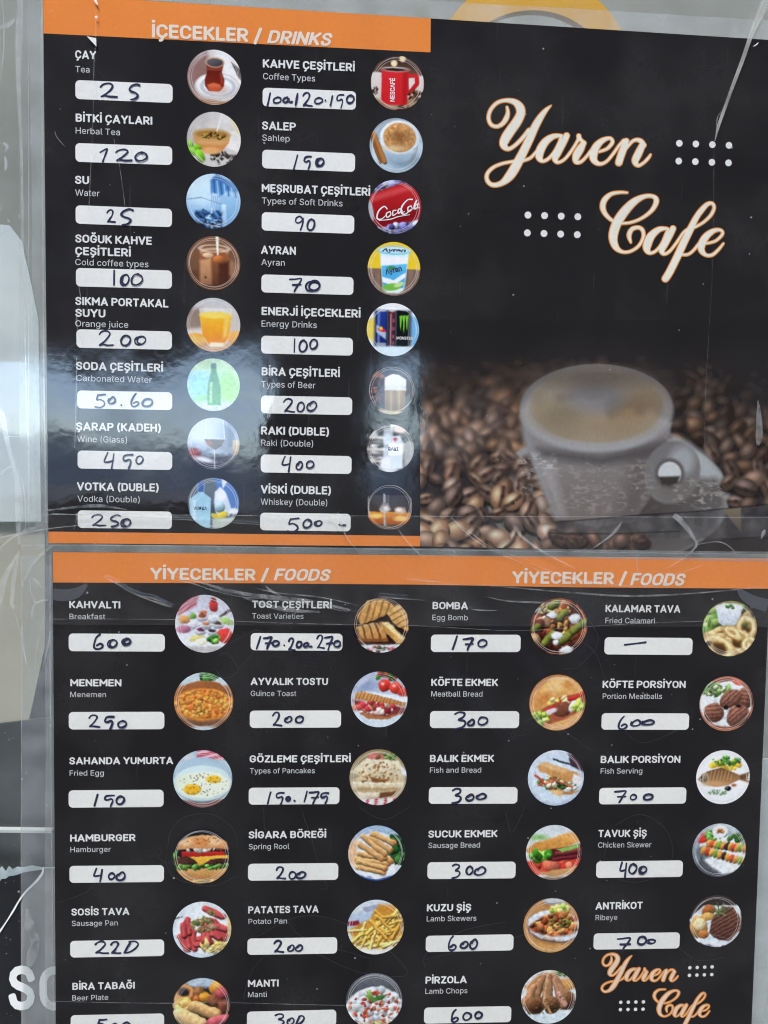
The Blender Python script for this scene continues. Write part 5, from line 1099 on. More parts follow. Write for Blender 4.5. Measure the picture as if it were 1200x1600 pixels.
D = [  # name lines, translation, box centre, price glyphs, picture, its centre and radius, label
 ([('ÇAY', 118, 150.7, 92)], ('Tea', 118.3, 140.3, 113.3), (194.3, 143.6), [('2', 155, 130, 184.5, 154), ('S', 200, 131, 219.5, 158)], pic_tea, (335, 121.5, 42.5), 'round picture of dark tea in a tulip glass'),
 ([('BİTKİ ÇAYLARI', 118.7, 238.3, 190.8)], ('Herbal Tea', 118.7, 187.7, 209.2), (194, 241.2), [('y', 156, 231.5, 172, 254), ('2', 179, 233, 207.5, 253), ('0', 210, 237, 232, 253.5)], pic_herbal, (334.3, 218.2, 42.4), 'round picture of herbal tea in a glass cup'),
 ([('SU', 117.7, 139.7, 287.7)], ('Water', 118, 156, 306), (194, 338.2), [('2', 166, 327, 181, 349), ('S', 187, 326, 209, 353)], pic_water, (333.7, 314.8, 42.5), 'round blue picture of water poured in a glass'),
 ([('SOĞUK KAHVE', 118.1, 237.7, 379.3), ('ÇEŞİTLERİ', 118.1, 204.8, 398.7)], ('Cold coffee types', 118.1, 232.3, 414.4), (194.2, 435.3), [('I', 175.5, 422, 182, 446.5), ('b', 187, 427, 204, 447.5), ('0', 204, 427, 224.5, 447)], pic_icedcoffee, (333.6, 411.8, 42), 'round picture of iced coffee in a jar'),
 ([('SIKMA PORTAKAL', 118.1, 263.5, 476.8), ('SUYU', 118.1, 165.1, 495.3)], ('Orange juice', 118.1, 200.8, 510.2), (194.6, 530.7), [('2', 153, 516, 178.5, 541.5), ('0', 188, 522.5, 206, 541), ('b', 209, 524, 230, 540)], pic_orangejuice, (333.7, 507.8, 41.9), 'round picture of orange juice'),
 ([('SODA ÇEŞİTLERİ', 119.2, 255.2, 578)], ('Carbonated Water', 119.8, 237.7, 595.5), (195.4, 625.6), [('5', 147.5, 615, 166, 638), ('o', 168, 619, 182, 632), ('.', 188, 631, 192, 635), ('6', 204, 614, 219, 636.5), ('0', 221, 621.5, 240, 636)], pic_soda, (333.9, 601.4, 41), 'round picture of a green soda bottle'),
 ([('ŞARAP (KADEH)', 119.5, 251.6, 672.5)], ('Wine (Glass)', 121, 199, 690.4), (195.7, 719.2), [('4', 162, 706, 182, 733.5), ('g', 190, 708, 208.5, 733.5), ('0', 211.5, 711, 225, 726)], pic_wine, (333.8, 693.3, 40.6), 'round picture of a glass of red wine'),
 ([('VOTKA (DUBLE)', 120.6, 248.2, 766.2)], ('Vodka (Double)', 121.5, 218.7, 783.7), (195.5, 812), [('2', 142, 803, 166.5, 822.5), ('S', 170.5, 803.5, 189.5, 823.5), ('b', 187.5, 808.5, 206.5, 824)], pic_vodka, (333.8, 786.4, 40), 'round picture of a pale blue bottle and lemon glass'),
 ([('KAHVE ÇEŞİTLERİ', 410.8, 554.3, 106)], ('Coffee Types', 411, 492.5, 124.4), (483.5, 154.9), [('1', 416, 145, 424.5, 168), ('0', 426, 151, 440.5, 163), ('a', 441, 150.5, 457.5, 162), ('1', 460, 146, 467, 166.5), ('2', 471.5, 144.5, 488.5, 168), ('0', 490, 152, 505.5, 163.5), ('.', 506.5, 155.5, 510.5, 159.5), ('1', 514.5, 150, 521, 166.5), ('g', 524.5, 147, 538, 170.5), ('0', 540, 148, 554.5, 163)], pic_redmug, (620.9, 130.5, 42), 'round picture of a red coffee mug'),
 ([('SALEP', 409.5, 462.3, 203)], ('Sahlep', 409.8, 452.8, 220.3), (482.5, 251.8), [('1', 457, 242, 467.5, 265.5), ('g', 473, 243, 487.5, 266), ('b', 491.5, 246, 508, 261.5)], pic_salep, (619.1, 227.8, 42), 'round picture of frothy salep with cinnamon sticks'),
 ([('MEŞRUBAT ÇEŞİTLERİ', 409, 578.4, 300.5)], ('Types of Soft Drinks', 409.3, 535.3, 318.5), (481.5, 348.8), [('9', 460, 337.5, 476.5, 360.5), ('0', 478.5, 341, 493, 361)], pic_cola, (617.1, 324.1, 41.8), 'round picture of a red soft drink can on ice'),
 ([('AYRAN', 408, 462.5, 397)], ('Ayran', 408.5, 445, 414.5), (480.6, 445.2), [('7', 452, 434, 473, 456.5), ('b', 476, 437, 502.5, 456.5), ('0', 482, 440, 500, 455)], pic_ayran, (615.5, 420.5, 41.5), 'round picture of a blue and white ayran cup'),
 ([('ENERJİ İÇECEKLERİ', 408.8, 563.3, 492.5)], ('Energy Drinks', 408.8, 495, 510.5), (480, 540.3), [('I', 456.5, 528.5, 464, 551.5), ('0', 466, 530, 481, 551), ('0', 482.5, 528.5, 497.5, 546.5)], pic_energy, (613.9, 515.4, 41), 'round picture of energy drink cans'),
 ([('BİRA ÇEŞİTLERİ', 408.8, 531, 586.8)], ('Types of Beer', 408.5, 492.8, 605), (479.3, 633.4), [('2', 441.5, 622, 461.5, 645.5), ('0', 463.5, 627, 476.5, 644.5), ('u', 478.5, 626, 496, 643)], pic_beer, (612, 610, 37.5), 'round picture of a glass of beer'),
 ([('RAKI (DUBLE)', 408, 514, 679)], ('Raki (Double)', 408.5, 489.3, 696.5), (478.6, 725.4), [('4', 439.5, 711.5, 457.5, 738), ('u', 461.5, 719.5, 474, 735), ('0', 477.5, 718.5, 491.5, 732.5)], pic_raki, (610, 700.5, 37), 'round picture of a raki bottle'),
 ([('VİSKİ (DUBLE)', 407.5, 517, 771)], ('Whiskey (Double)', 407.5, 511.3, 788.5), (477.4, 815.6), [('5', 447, 808.5, 468, 832), ('0', 472, 810, 488, 825.5), ('b', 489.5, 812, 504.5, 823.5), ('.', 528, 818, 533, 822), ('-', 532, 819, 541, 822)], pic_whisky, (608.5, 792, 36.5), 'round picture of two whisky glasses'),
]
Fd = [
 ('KAHVALTI', 108.7, 188.3, 950, 'Breakfast', 109, 164.8, 967, (183, 1003.8), [('6', 145, 990, 163.5, 1015.5), ('b', 167, 997, 185.5, 1013), ('b', 189.5, 995.5, 206.5, 1008.5)], pic_breakfast, (320, 974.4, 45.5), 'round picture of a breakfast spread'),
 ('MENEMEN', 110.2, 190.2, 1072, 'Menemen', 110.2, 166, 1088.8, (182.7, 1125.6), [('2', 137.5, 1115.5, 157.5, 1137), ('g', 161.5, 1117, 180, 1140), ('0', 183, 1124, 199.5, 1137)], pic_menemen, (318.5, 1095.6, 45.5), 'round picture of orange menemen in a pan'),
 ('SAHANDA YUMURTA', 108.7, 271, 1194, 'Fried Egg', 109.3, 162.5, 1211.5, (182, 1247.4), [('1', 146, 1240, 155, 1259.5), ('g', 161.5, 1240, 180.5, 1260.5), ('0', 180.5, 1241.5, 196.5, 1257)], pic_friedegg, (317, 1216.5, 45.3), 'round picture of two fried eggs'),
 ('HAMBURGER', 110, 212, 1314.5, 'Hamburger', 110.5, 173.5, 1331, (182.9, 1365), [('4', 145.5, 1355, 163, 1378), ('0', 168.5, 1361.5, 181, 1374), ('u', 181, 1360.5, 197.5, 1375.5)], pic_hamburger, (315.5, 1337, 44), 'round picture of a hamburger'),
 ('SOSİS TAVA', 112, 202.5, 1430, 'Sausage Pan', 112.5, 184.3, 1446.2, (183.6, 1481.3), [('2', 147, 1469, 171, 1490.5), ('2', 172, 1469, 190, 1490), ('D', 192, 1469, 217.5, 1489)], pic_sausage, (316, 1452, 44.5), 'round picture of red sausages and fries'),
 ('BİRA TABAĞI', 113.5, 211, 1546, 'Beer Plate', 113.5, 169.5, 1562.5, (184, 1597), [('5', 150, 1590, 168.5, 1612), ('b', 173.5, 1596, 186, 1609), ('0', 189.5, 1594, 206, 1609)], pic_beerplate, (315.5, 1571, 44.5), 'round picture of a plate of fried snacks'),
 ('TOST ÇEŞİTLERİ', 393.8, 518.4, 949.6, 'Toast Varieties', 394, 474.3, 966.2, (463.7, 1002.8), [('1', 399, 993.5, 409.5, 1014.5), ('7', 411, 993.5, 426.5, 1014.5), ('0', 424.5, 999, 437.5, 1010), ('.', 442, 1006, 446.5, 1010.5), ('2', 449.5, 995.5, 462, 1017), ('0', 462, 1000, 473, 1012.5), ('a', 473, 1001.5, 488, 1011.5), ('2', 494, 991, 507.5, 1014), ('7', 506.5, 992.5, 521.5, 1016.5), ('0', 520, 999, 533.5, 1011.5)], pic_toast, (594.8, 975.7, 44), 'round picture of grilled toasts'),
 ('AYVALIK TOSTU', 391.8, 512.4, 1070, 'Guince Toast', 391.8, 463, 1087.2, (461.9, 1123.3), [('2', 424.5, 1111.5, 441, 1135), ('u', 444, 1117.5, 457.5, 1129.5), ('0', 460, 1117, 475.5, 1129.5)], pic_ayvalik, (592.5, 1092.6, 43.7), 'round picture of a filled toast with tomatoes'),
 ('GÖZLEME ÇEŞİTLERİ', 390.2, 548, 1191, 'Types of Pancakes', 390.5, 492, 1208, (459.8, 1243.2), [('1', 416.5, 1236, 425, 1256), ('g', 429.5, 1236, 445, 1257), ('b', 445.5, 1242.5, 455, 1252), ('.', 458, 1248, 462.5, 1252.5), ('1', 473.5, 1234.5, 482, 1253.5), ('7', 482.5, 1234.5, 500, 1256), ('g', 499, 1236, 514.5, 1255.5)], pic_gozleme, (590.7, 1214, 44), 'round picture of folded flat pancakes'),
 ('SİGARA BÖREĞİ', 388.6, 509.7, 1309.6, 'Spring Rool', 388.8, 452, 1326.4, (458.3, 1361.7), [('2', 430, 1352.5, 447.5, 1374), ('0', 450.5, 1359.5, 463.5, 1373.5), ('u', 461.5, 1359.5, 479, 1372.5)], pic_rolls, (588.4, 1332.5, 43.6), 'round picture of stacked pastry rolls'),
 ('PATATES TAVA', 387.9, 497.8, 1426.8, 'Potato Pan', 388.4, 448.5, 1443.2, (457, 1477.5), [('2', 426.5, 1467.5, 444, 1488.5), ('u', 448.5, 1474, 461, 1486.5), ('u', 460.5, 1474, 474, 1486)], pic_fries, (586.8, 1448, 43.2), 'round picture of french fries'),
 ('MANTI', 387.4, 435.5, 1541.6, 'Manti', 387.6, 417, 1557.4, (455.9, 1591), [('3', 427.5, 1582, 446, 1604), ('u', 447.5, 1588, 461, 1601), ('D', 460.5, 1585, 476.5, 1601)], pic_manti, (584.7, 1562.5, 43.2), 'round picture of manti with yoghurt'),
 ('BOMBA', 675.6, 731, 951.6, 'Egg Bomb', 675.4, 730.7, 968.6, (743.4, 1005), [('1', 704.5, 992.5, 716.5, 1015.5), ('7', 722.5, 995, 741, 1016.5), ('0', 745, 997.5, 761.5, 1011.5)], pic_bomb, (873, 979, 44.5), 'round picture of pickles, sausage and white cheese'),
 ('KÖFTE EKMEK', 673.6, 777.9, 1071.5, 'Meatball Bread', 673.6, 753.5, 1088, (741.5, 1124), [('3', 707, 1110.5, 730, 1140.5), ('u', 729, 1122, 742.5, 1134.5), ('0', 745, 1118, 763, 1133)], pic_meatballbread, (870.7, 1097.5, 43.6), 'round picture of a meatball sandwich'),
 ('BALIK EKMEK', 671.5, 771.7, 1190.4, 'Fish and Bread', 671.5, 751.5, 1207, (739.3, 1242.4), [('3', 704, 1230.5, 722.5, 1256), ('u', 726, 1239, 742, 1252), ('o', 742.5, 1237.5, 760.5, 1249.5)], pic_fishbread, (868.3, 1215, 43.4), 'round picture of a fish sandwich in paper'),
 ('SUCUK EKMEK', 669, 777, 1308.4, 'Sausage Bread', 669.2, 749.7, 1324.5, (736.8, 1359.3), [('3', 704.5, 1348.5, 720.5, 1373), ('0', 726.5, 1351, 740, 1367), ('u', 739.5, 1352, 760, 1367.5)], pic_sucuk, (865, 1331.4, 43), 'round picture of a sausage sandwich'),
 ('KUZU ŞİŞ', 666.8, 736, 1423.5, 'Lamb Skewers', 666.6, 744, 1439, (733.8, 1473), [('6', 698.5, 1460.5, 714.5, 1485.5), ('u', 718, 1468.5, 732.5, 1482), ('u', 732.5, 1465, 747, 1482.5)], pic_lambskewer, (861, 1445.2, 42.8), 'round picture of lamb pieces on an oval plate'),
 ('PİRZOLA', 664.6, 729, 1536.4, 'Lamb Chops', 664.4, 730, 1552.2, (730.7, 1585), [('6', 703.5, 1575.5, 717.5, 1597.5), ('0', 721.5, 1579.5, 737.5, 1594), ('0', 740, 1578, 754.5, 1591.5)], pic_lambchop, (857, 1557, 42.2), 'round picture of lamb chops'),
 ('KALAMAR TAVA', 945.6, 1062.4, 956.2, 'Fried Calamari', 945.4, 1022.7, 973.4, (1013, 1009.4), [('-', 974.5, 1002, 1009.5, 1008.5)], pic_calamari, (1139.7, 982, 42.8), 'round picture of fried calamari rings and dip'),
 ('KÖFTE PORSİYON', 941, 1070.6, 1074.6, 'Portion Meatballs', 941.2, 1034, 1091.6, (1008, 1127), [('6', 964.5, 1117.5, 981.5, 1140), ('o', 983.5, 1123, 1002, 1135.5), ('o', 1000.5, 1123, 1023, 1133)], pic_meatballs, (1134.7, 1099.3, 42.4), 'round picture of grilled meatballs on a plate'),
 ('BALIK PORSİYON', 938, 1062.4, 1192, 'Fish Serving', 938, 1003, 1208.4, (1004, 1243), [('7', 959.5, 1233.5, 979.5, 1254.5), ('0', 983, 1239, 995, 1250), ('0', 1003, 1238.5, 1021, 1250)], pic_fishserving, (1129.2, 1214, 41.8), 'round white picture of a whole fish with lemon'),
 ('TAVUK ŞİŞ', 934.3, 1010, 1307.6, 'Chicken Skewer', 934, 1017, 1324, (999, 1357.5), [('4', 967, 1345.5, 981, 1370.5), ('0', 980.5, 1347, 995.5, 1365.5), ('b', 995.5, 1350.5, 1011.5, 1365)], pic_chickenskewer, (1123.3, 1328, 41.6), 'round picture of chicken skewers'),
 ('ANTRİKOT', 930, 1003.5, 1420.6, 'Ribeye', 930, 964, 1437.2, (994.5, 1469.6), [('7', 963, 1463, 986.5, 1486), ('0', 994, 1460.5, 1010.5, 1476), ('b', 1008, 1465.5, 1025.5, 1475)], pic_ribeye, (1118, 1439, 41), 'round picture of a grilled ribeye steak'),
]
SMOOTH = {pic_tea, pic_herbal, pic_water, pic_icedcoffee, pic_orangejuice, pic_soda, pic_wine, pic_vodka, pic_redmug, pic_salep, pic_cola, pic_ayran, pic_energy, pic_beer, pic_raki, pic_whisky, pic_fishserving, pic_friedegg}
PICS = {}
for i, (nm, sub, bx, gl, pf, pc, lab) in enumerate(D):
    for s in nm: bold_words('dish_name', drinks, M_TEXT, *s, 12.9, L_TXT)
    words('dish_translation', drinks, M_SUB, *sub, 9.6, L_TXT)
    b = price_box(drinks, *bx, 152.5*sc(194, 143) if i < 8 else 147.3*sc(483, 155), 29.3*sc(194, 143))
    handwriting(b, gl, 2.9)
    PICS[pf] = disc(drinks, finish(pf(), .012 if pf in SMOOTH else .035, 7, .03), pc[0], pc[1], pc[2]*sc(pc[0], pc[1]), lab, pa=i)
for i, (nm, x0, x1, yb, sub, u0, u1, ub, bx, gl, pf, pc, lab) in enumerate(Fd):
    bold_words('dish_name', foods, M_TEXT, nm, x0, x1, yb, 11.5, L_TXT)
    words('dish_translation', foods, M_SUB, sub, u0, u1, ub, 8.4, L_TXT)
    b = price_box(foods, *bx, (147.8*sc(183, 1004), 142*sc(464, 1003), 139.6*sc(743, 1005), 137.8*sc(1013, 1009))[0 if i < 6 else 1 if i < 12 else 2 if i < 18 else 3], 27.3*sc(464, 1003))
    handwriting(b, gl, 3.35)
    PICS[pf] = disc(foods, finish(pf(), .012 if pf in SMOOTH else .04, 6, .03), pc[0], pc[1], pc[2]*sc(pc[0], pc[1]), lab, pa=i*1.3)

# lettering printed inside the pictures
def in_picture(pf, mat, *args, y=L_TXT, **k):
    V, Fc = letters(*args, y, **k); build('picture_lettering', V, Fc, mat, PICS[pf])
in_picture(pic_redmug, M_INK_WH, 'NESCAFÉ', 616.5, 652, 159.5, 7.5, bold=.02, ang=math.radians(90))
in_picture(pic_ayran, M_INK_RED, 'Ayran', 602.5, 629, 429.5, 9, bold=.03, ang=math.radians(14))
in_picture(pic_ayran, M_INK_RED, 'Ayran', 596, 634, 393.3, 5.5, bold=.03, shear=.2)
in_picture(pic_energy, M_INK_WH, 'MONSTER', 619.5, 645, 530.5, 4.5, bold=.02)
in_picture(pic_vodka, M_INK_RED, 'VODKA', 302.5, 323.5, 796.5, 5.2, bold=.01)
in_picture(pic_raki, M_INK_RED, 'RAKI', 606.5, 622.5, 704, 5.6, bold=.02)
# flowing white script on the red can
can = [[(606, 327, 1.6), (601, 323, 2), (592, 330, 2.2), (589, 341, 2.4), (596, 343, 1.8), (604, 337, 1)], [(611, 331, 1.8), (605, 334, 2), (606, 340, 2), (612, 336, 1.8), (611, 331, 1.4)], [(621, 329, 1.6), (616, 330, 2), (616, 337, 2), (623, 333, 1.2)], [(630, 326, 1.6), (625, 328, 2), (625, 334, 2), (631, 329, 1.6), (631, 333, 1.6), (635, 331, 1)],
       [(648, 312, 2.2), (640, 313, 1.8), (631, 323, 2.4), (630, 333, 2.4), (637, 335, 1.8), (645, 328, 1.2)], [(646, 322, 1.6), (641, 325, 2), (642, 331, 2), (648, 327, 1.6), (646, 322, 1.4)], [(651, 325, 1.4), (656, 313, 1.8), (652, 320, 1.8), (651, 327, 1.8), (655, 325, 1)], [(592, 345, 1), (610, 343, 1.6), (622, 339, 1.4), (640, 336, .8)]]
can = [[(588.5+(x-588.5)*.93, y, w) for x, y, w in st] for st in can[:-1]]+[[(653, 319, 1.5), (648.5, 322, 1.8), (648.5, 327, 1.8), (653, 324, 1.4)], [(653.5, 318, 1.6), (652.5, 325, 1.6), (656, 325, .8)], [(592, 345, 1), (610, 343, 1.6), (622, 339, 1.4), (640, 336, .8)]]
parts = []
for k, st in enumerate(can):
    v, f = ribbon(st, L_TXT-k*6e-6, dy=-1e-6); parts.append((v, face_front(v, f)))
V, Fc = merge(parts); build('picture_lettering', V, Fc, M_INK_WH, PICS[pic_cola])

# ---------------------------------------------------------------- the big coffee picture
cp = pic_coffee(); cx0, cy0 = 929.5, 680.5
nx, ny = 540, 362; v, f, uv = [], [], []
for j in range(ny):
    for i in range(nx):
        a, b = i/(nx-1), j/(ny-1)
        y0 = 500+.004*0; px = 656.4+a*(1203.5-656.4); py = 500+b*((853.4+(865.6-853.4)*a)-500)
        x, z = at(px, py); v.append((x, L_BAND, z)); uv.append(((px-cx0)/100, (py-cy0)/100))
for j in range(ny-1):
    for i in range(nx-1):
        q = j*nx+i; f.append((q, q+nx, q+nx+1, q+1))
uv = np.array(uv); col = sample(cp, uv[:, 0], uv[:, 1]); rs = np.random.RandomState(5); col = col*(1+(rs.rand(len(col), 1)-.5)*.05)
build('coffee_picture', v, face_front(v, f), M_PIC, drinks, 'worn picture of a white coffee cup among roasted beans', cols=col)

# ---------------------------------------------------------------- script name of the cafe, as pen strokes
Z1 = lambda pts: [(740+x/4, 140+y/4, w/4) for x, y, w in pts]
Z2 = lambda pts: [(920+x/5.217, 280+y/5.217, w/5.217) for x, y, w in pts]
SCRIPT_A = [Z1(s) for s in (
 [(208, 112, 22), (213, 145, 30), (203, 182, 38), (180, 215, 34), (145, 233, 30), (108, 220, 30), (93, 180, 30), (105, 130, 30), (145, 86, 30), (200, 70, 32), (255, 80, 44), (287, 112, 60), (293, 152, 62), (268, 205, 66), (230, 258, 68), (196, 312, 66), (188, 350, 54), (214, 373, 34), (250, 357, 30), (300, 310, 32), (345, 255, 34)],
 [(483, 102, 14), (450, 132, 34), (415, 178, 48), (380, 240, 56), (348, 312, 58), (310, 390, 60), (270, 468, 66), (225, 540, 64), (175, 586, 42), (120, 598, 34), (86, 572, 32), (84, 530, 30), (120, 490, 28), (180, 464, 26), (255, 450, 26)],
 [(312, 446, 26), (355, 428, 26), (400, 380, 26)],
 [(548, 291, 28), (500, 294, 40), (450, 326, 54), (416, 380, 60), (410, 425, 52), (430, 449, 30), (466, 434, 28), (502, 392, 26), (530, 340, 26), (545, 300, 26)],
 [(580, 290, 46), (555, 340, 50), (525, 395, 52), (508, 432, 48), (526, 457, 28), (566, 438, 26), (610, 385, 26), (645, 328, 26), (658, 300, 30)],
 [(656, 292, 36), (660, 308, 34), (676, 324, 30), (690, 338, 34)],
 [(686, 336, 40), (664, 375, 56), (640, 418, 54), (638, 452, 38), (668, 454, 28), (704, 420, 26), (736, 378, 26)],
 [(785, 390, 24), (835, 370, 28), (866, 330, 30), (850, 306, 28), (805, 320, 40), (766, 357, 54), (746, 410, 60), (756, 450, 44), (790, 467, 30), (830, 450, 26), (870, 404, 26), (905, 355, 26), (938, 320, 30)],
 [(952, 324, 44), (935, 370, 52), (916, 424, 52), (906, 458, 52)],
 [(918, 420, 24), (960, 360, 26), (1000, 320, 28), (1040, 322, 36), (1058, 350, 46)],
 [(1055, 345, 46), (1028, 402, 54), (1008, 448, 50), (1026, 477, 30), (1060, 460, 26), (1090, 430, 26), (1104, 408, 20)])]
SCRIPT_B = [Z2(s) for s in (
 [(310, 112, 28), (250, 110, 34), (180, 124, 42), (126, 172, 54), (112, 232, 54), (136, 290, 44), (190, 340, 36), (250, 360, 32), (330, 357, 32), (420, 325, 34), (500, 268, 40), (540, 210, 48), (546, 165, 50), (510, 140, 40), (440, 147, 48), (360, 192, 70), (280, 276, 84), (222, 370, 86), (196, 470, 80), (214, 548, 62), (265, 592, 38), (330, 592, 34), (400, 550, 34), (440, 480, 36), (438, 422, 40), (404, 396, 40), (350, 410, 44), (326, 460, 46), (340, 518, 26)],
 [(632, 404, 34), (570, 412, 54), (505, 466, 74), (474, 536, 78), (474, 580, 62), (500, 604, 38), (545, 585, 34), (590, 530, 32), (625, 452, 32), (645, 408, 32)],
 [(684, 404, 58), (655, 460, 64), (615, 530, 68), (592, 578, 62), (610, 611, 38), (655, 590, 34), (710, 522, 32), (765, 442, 32), (802, 408, 30)],
 [(862, 394, 32), (930, 354, 32), (992, 295, 36), (1018, 237, 36), (1004, 201, 36), (965, 206, 44), (915, 256, 54), (870, 320, 56), (820, 420, 66), (770, 520, 70), (715, 640, 70), (655, 760, 70), (622, 812, 68)],
 [(752, 616, 32), (805, 615, 32), (850, 582, 32), (892, 530, 32)],
 [(955, 526, 30), (1030, 505, 32), (1085, 452, 34), (1075, 419, 34), (1020, 421, 46), (960, 462, 64), (920, 525, 72), (916, 580, 60), (950, 619, 38), (1000, 620, 36), (1050, 580, 34), (1094, 526, 26)])]
def script(parent, strokes, rim, fills, tf=None, name='cafe_name'):
    tf = tf or (lambda p: p)
    parts = []
    for k, st in enumerate(strokes):
        v, f = ribbon([tf(p) for p in st], L_BOX-k*4e-6, dy=-7e-8, step=1.5); parts.append((v, face_front(v, f)))
    V, Fc = merge(parts); o = build(name, V, Fc, M_LOGO_O, parent)
    for q, (mat, d) in enumerate(fills):
        parts = []
        for k, st in enumerate(strokes):
            v, f = ribbon([(a, b, max(w-d, .6)) for a, b, w in [tf(p) for p in st]], L_TXT-q*6e-5-k*3e-6, dy=-7e-8, step=1.5); parts.append((v, face_front(v, f)))
        V, Fc = merge(parts); build('letter_fill', V, Fc, mat, o)
script(drinks, SCRIPT_A, 0, [(M_LOGO, 3.2)]); script(drinks, SCRIPT_B, 0, [(M_LOGO, 3.2)])
tA = lambda p: (938+(p[0]-755.7)*.4635, 1488.9+(p[1]-153.7)*.4415-(p[0]-755.7)*.014, p[2]*.50+.8)
tB = lambda p: (1019.2+(p[0]-935.7)*.458, 1544+(p[1]-297.6)*.452-(p[0]-935.7)*.014, p[2]*.49+.8)
M_LOGO_O2 = M_LOGO_O
script(foods, SCRIPT_A, 0, [(M_LOGO_P, 3.4)], tA); script(foods, SCRIPT_B, 0, [(M_LOGO_P, 3.4)], tB)
def dots(parent, r, rows):
    v, f = [], []
    for (xa, ya), (xb, yb) in rows:
        for k in range(4):
            t = k/3; X, Z = at(xa+(xb-xa)*t, ya+(yb-ya)*t); b = len(v); r_ = r*sc(xa, ya)
            for j in range(18):
                a = 2*math.pi*j/18; v.append((X+r_*U*math.cos(a), L_TXT, Z+r_*U*math.sin(a)))
            f.append(tuple(range(b, b+18)))
    build('dot_pattern', v, face_front(v, f), M_DOT, parent)
dots(drinks, 5.2, [((1060.9, 224.4), (1138.3, 227.6)), ((1060, 252.2), (1137.6, 255))])
dots(drinks, 5.4, [((824.6, 336.4), (902.5, 339.1)), ((823.7, 364.3), (901.6, 367.1))])
dots(foods, 2.7, [((1077.3, 1511.4), (1112.1, 1510)), ((1076.7, 1523.2), (1111.6, 1521.9))])
dots(foods, 2.7, [((969.5, 1565.3), (1004.9, 1564.6)), ((969, 1576.7), (1004.3, 1576))])

# faint drawings printed in the food sheet's black
faint = [[(262, 1325), (268, 1296), (290, 1276), (330, 1272), (362, 1292), (374, 1325)], [(258, 1345), (275, 1372), (330, 1384), (370, 1368)], [(245, 1322), (252, 1330), (246, 1338), (256, 1346), (248, 1354), (258, 1362)],
 [(330, 1040), (352, 1020), (372, 1046), (352, 1060), (335, 1045)], [(350, 1010), (400, 985), (412, 1000), (372, 1046)], [(340, 1190), (362, 1214), (350, 1230), (330, 1216)], [(405, 1462), (455, 1435), (505, 1432), (560, 1452), (600, 1478), (632, 1510), (628, 1525), (560, 1518), (500, 1492), (452, 1472)], [(450, 1440), (470, 1462), (520, 1480), (580, 1498)], [(412, 1262), (416, 1300), (440, 1310)], [(470, 1262), (490, 1320), (500, 1360), (512, 1386), (500, 1388)],
 [(415, 1490), (392, 1520), (380, 1560)], [(820, 1128), (850, 1116), (880, 1140), (920, 1170)], [(862, 1000), (905, 960), (935, 1000), (905, 1040), (880, 1045)], [(905, 1000), (930, 1020), (945, 1060), (960, 1090)], [(660, 1500), (700, 1490), (760, 1476), (820, 1460)], [(790, 1270), (800, 1300), (820, 1260)], [(664, 1510), (666, 1490), (720, 1455), (790, 1440)], [(960, 1290), (1000, 1272), (1040, 1296), (1050, 1340), (1020, 1372), (975, 1376), (945, 1350), (950, 1310)], [(1060, 1480), (1090, 1500), (1130, 1496)], [(960, 1120), (1000, 1160), (1060, 1140)], [(300, 1240), (325, 1252), (345, 1240)], [(560, 1260), (600, 1280), (640, 1260)], [(90, 1410), (130, 1396), (150, 1380)]]
parts = []
for k, st in enumerate(faint):
    v, f = ribbon([(a, b, .9) for a, b in st], L_PAPER-2e-5-k*4e-7); parts.append((v, face_front(v, f)))
V, Fc = merge(parts); build('faint_drawing', V, Fc, M_FAINT, foods)
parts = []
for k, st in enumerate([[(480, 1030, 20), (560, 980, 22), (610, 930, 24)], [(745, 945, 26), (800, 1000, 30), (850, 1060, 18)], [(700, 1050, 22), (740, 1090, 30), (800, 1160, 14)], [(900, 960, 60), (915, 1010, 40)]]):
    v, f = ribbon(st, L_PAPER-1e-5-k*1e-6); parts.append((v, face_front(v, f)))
V, Fc = merge(parts); build('faint_printed_shape', V, Fc, M_FAINT2, foods)  # broad faint dark shapes, part of the sheet's print
arcs = [[(83.4, 928, 18), (100, 930, 18), (120, 926, 16), (136, 913, 5)], [(1152, 919, 4), (1162, 930, 14), (1178, 940, 18), (1199, 946, 20)], [(1172, 950, 2.5), (1182, 944, 3), (1176, 938, 2)]]
parts = []
for k, st in enumerate(arcs):
    v, f = ribbon(st, L_PAPER-4e-5-k*1e-6, caps=False); parts.append((v, face_front(v, f)))
V, Fc = merge(parts); build('corner_arc', V, Fc, M_ARC, foods)

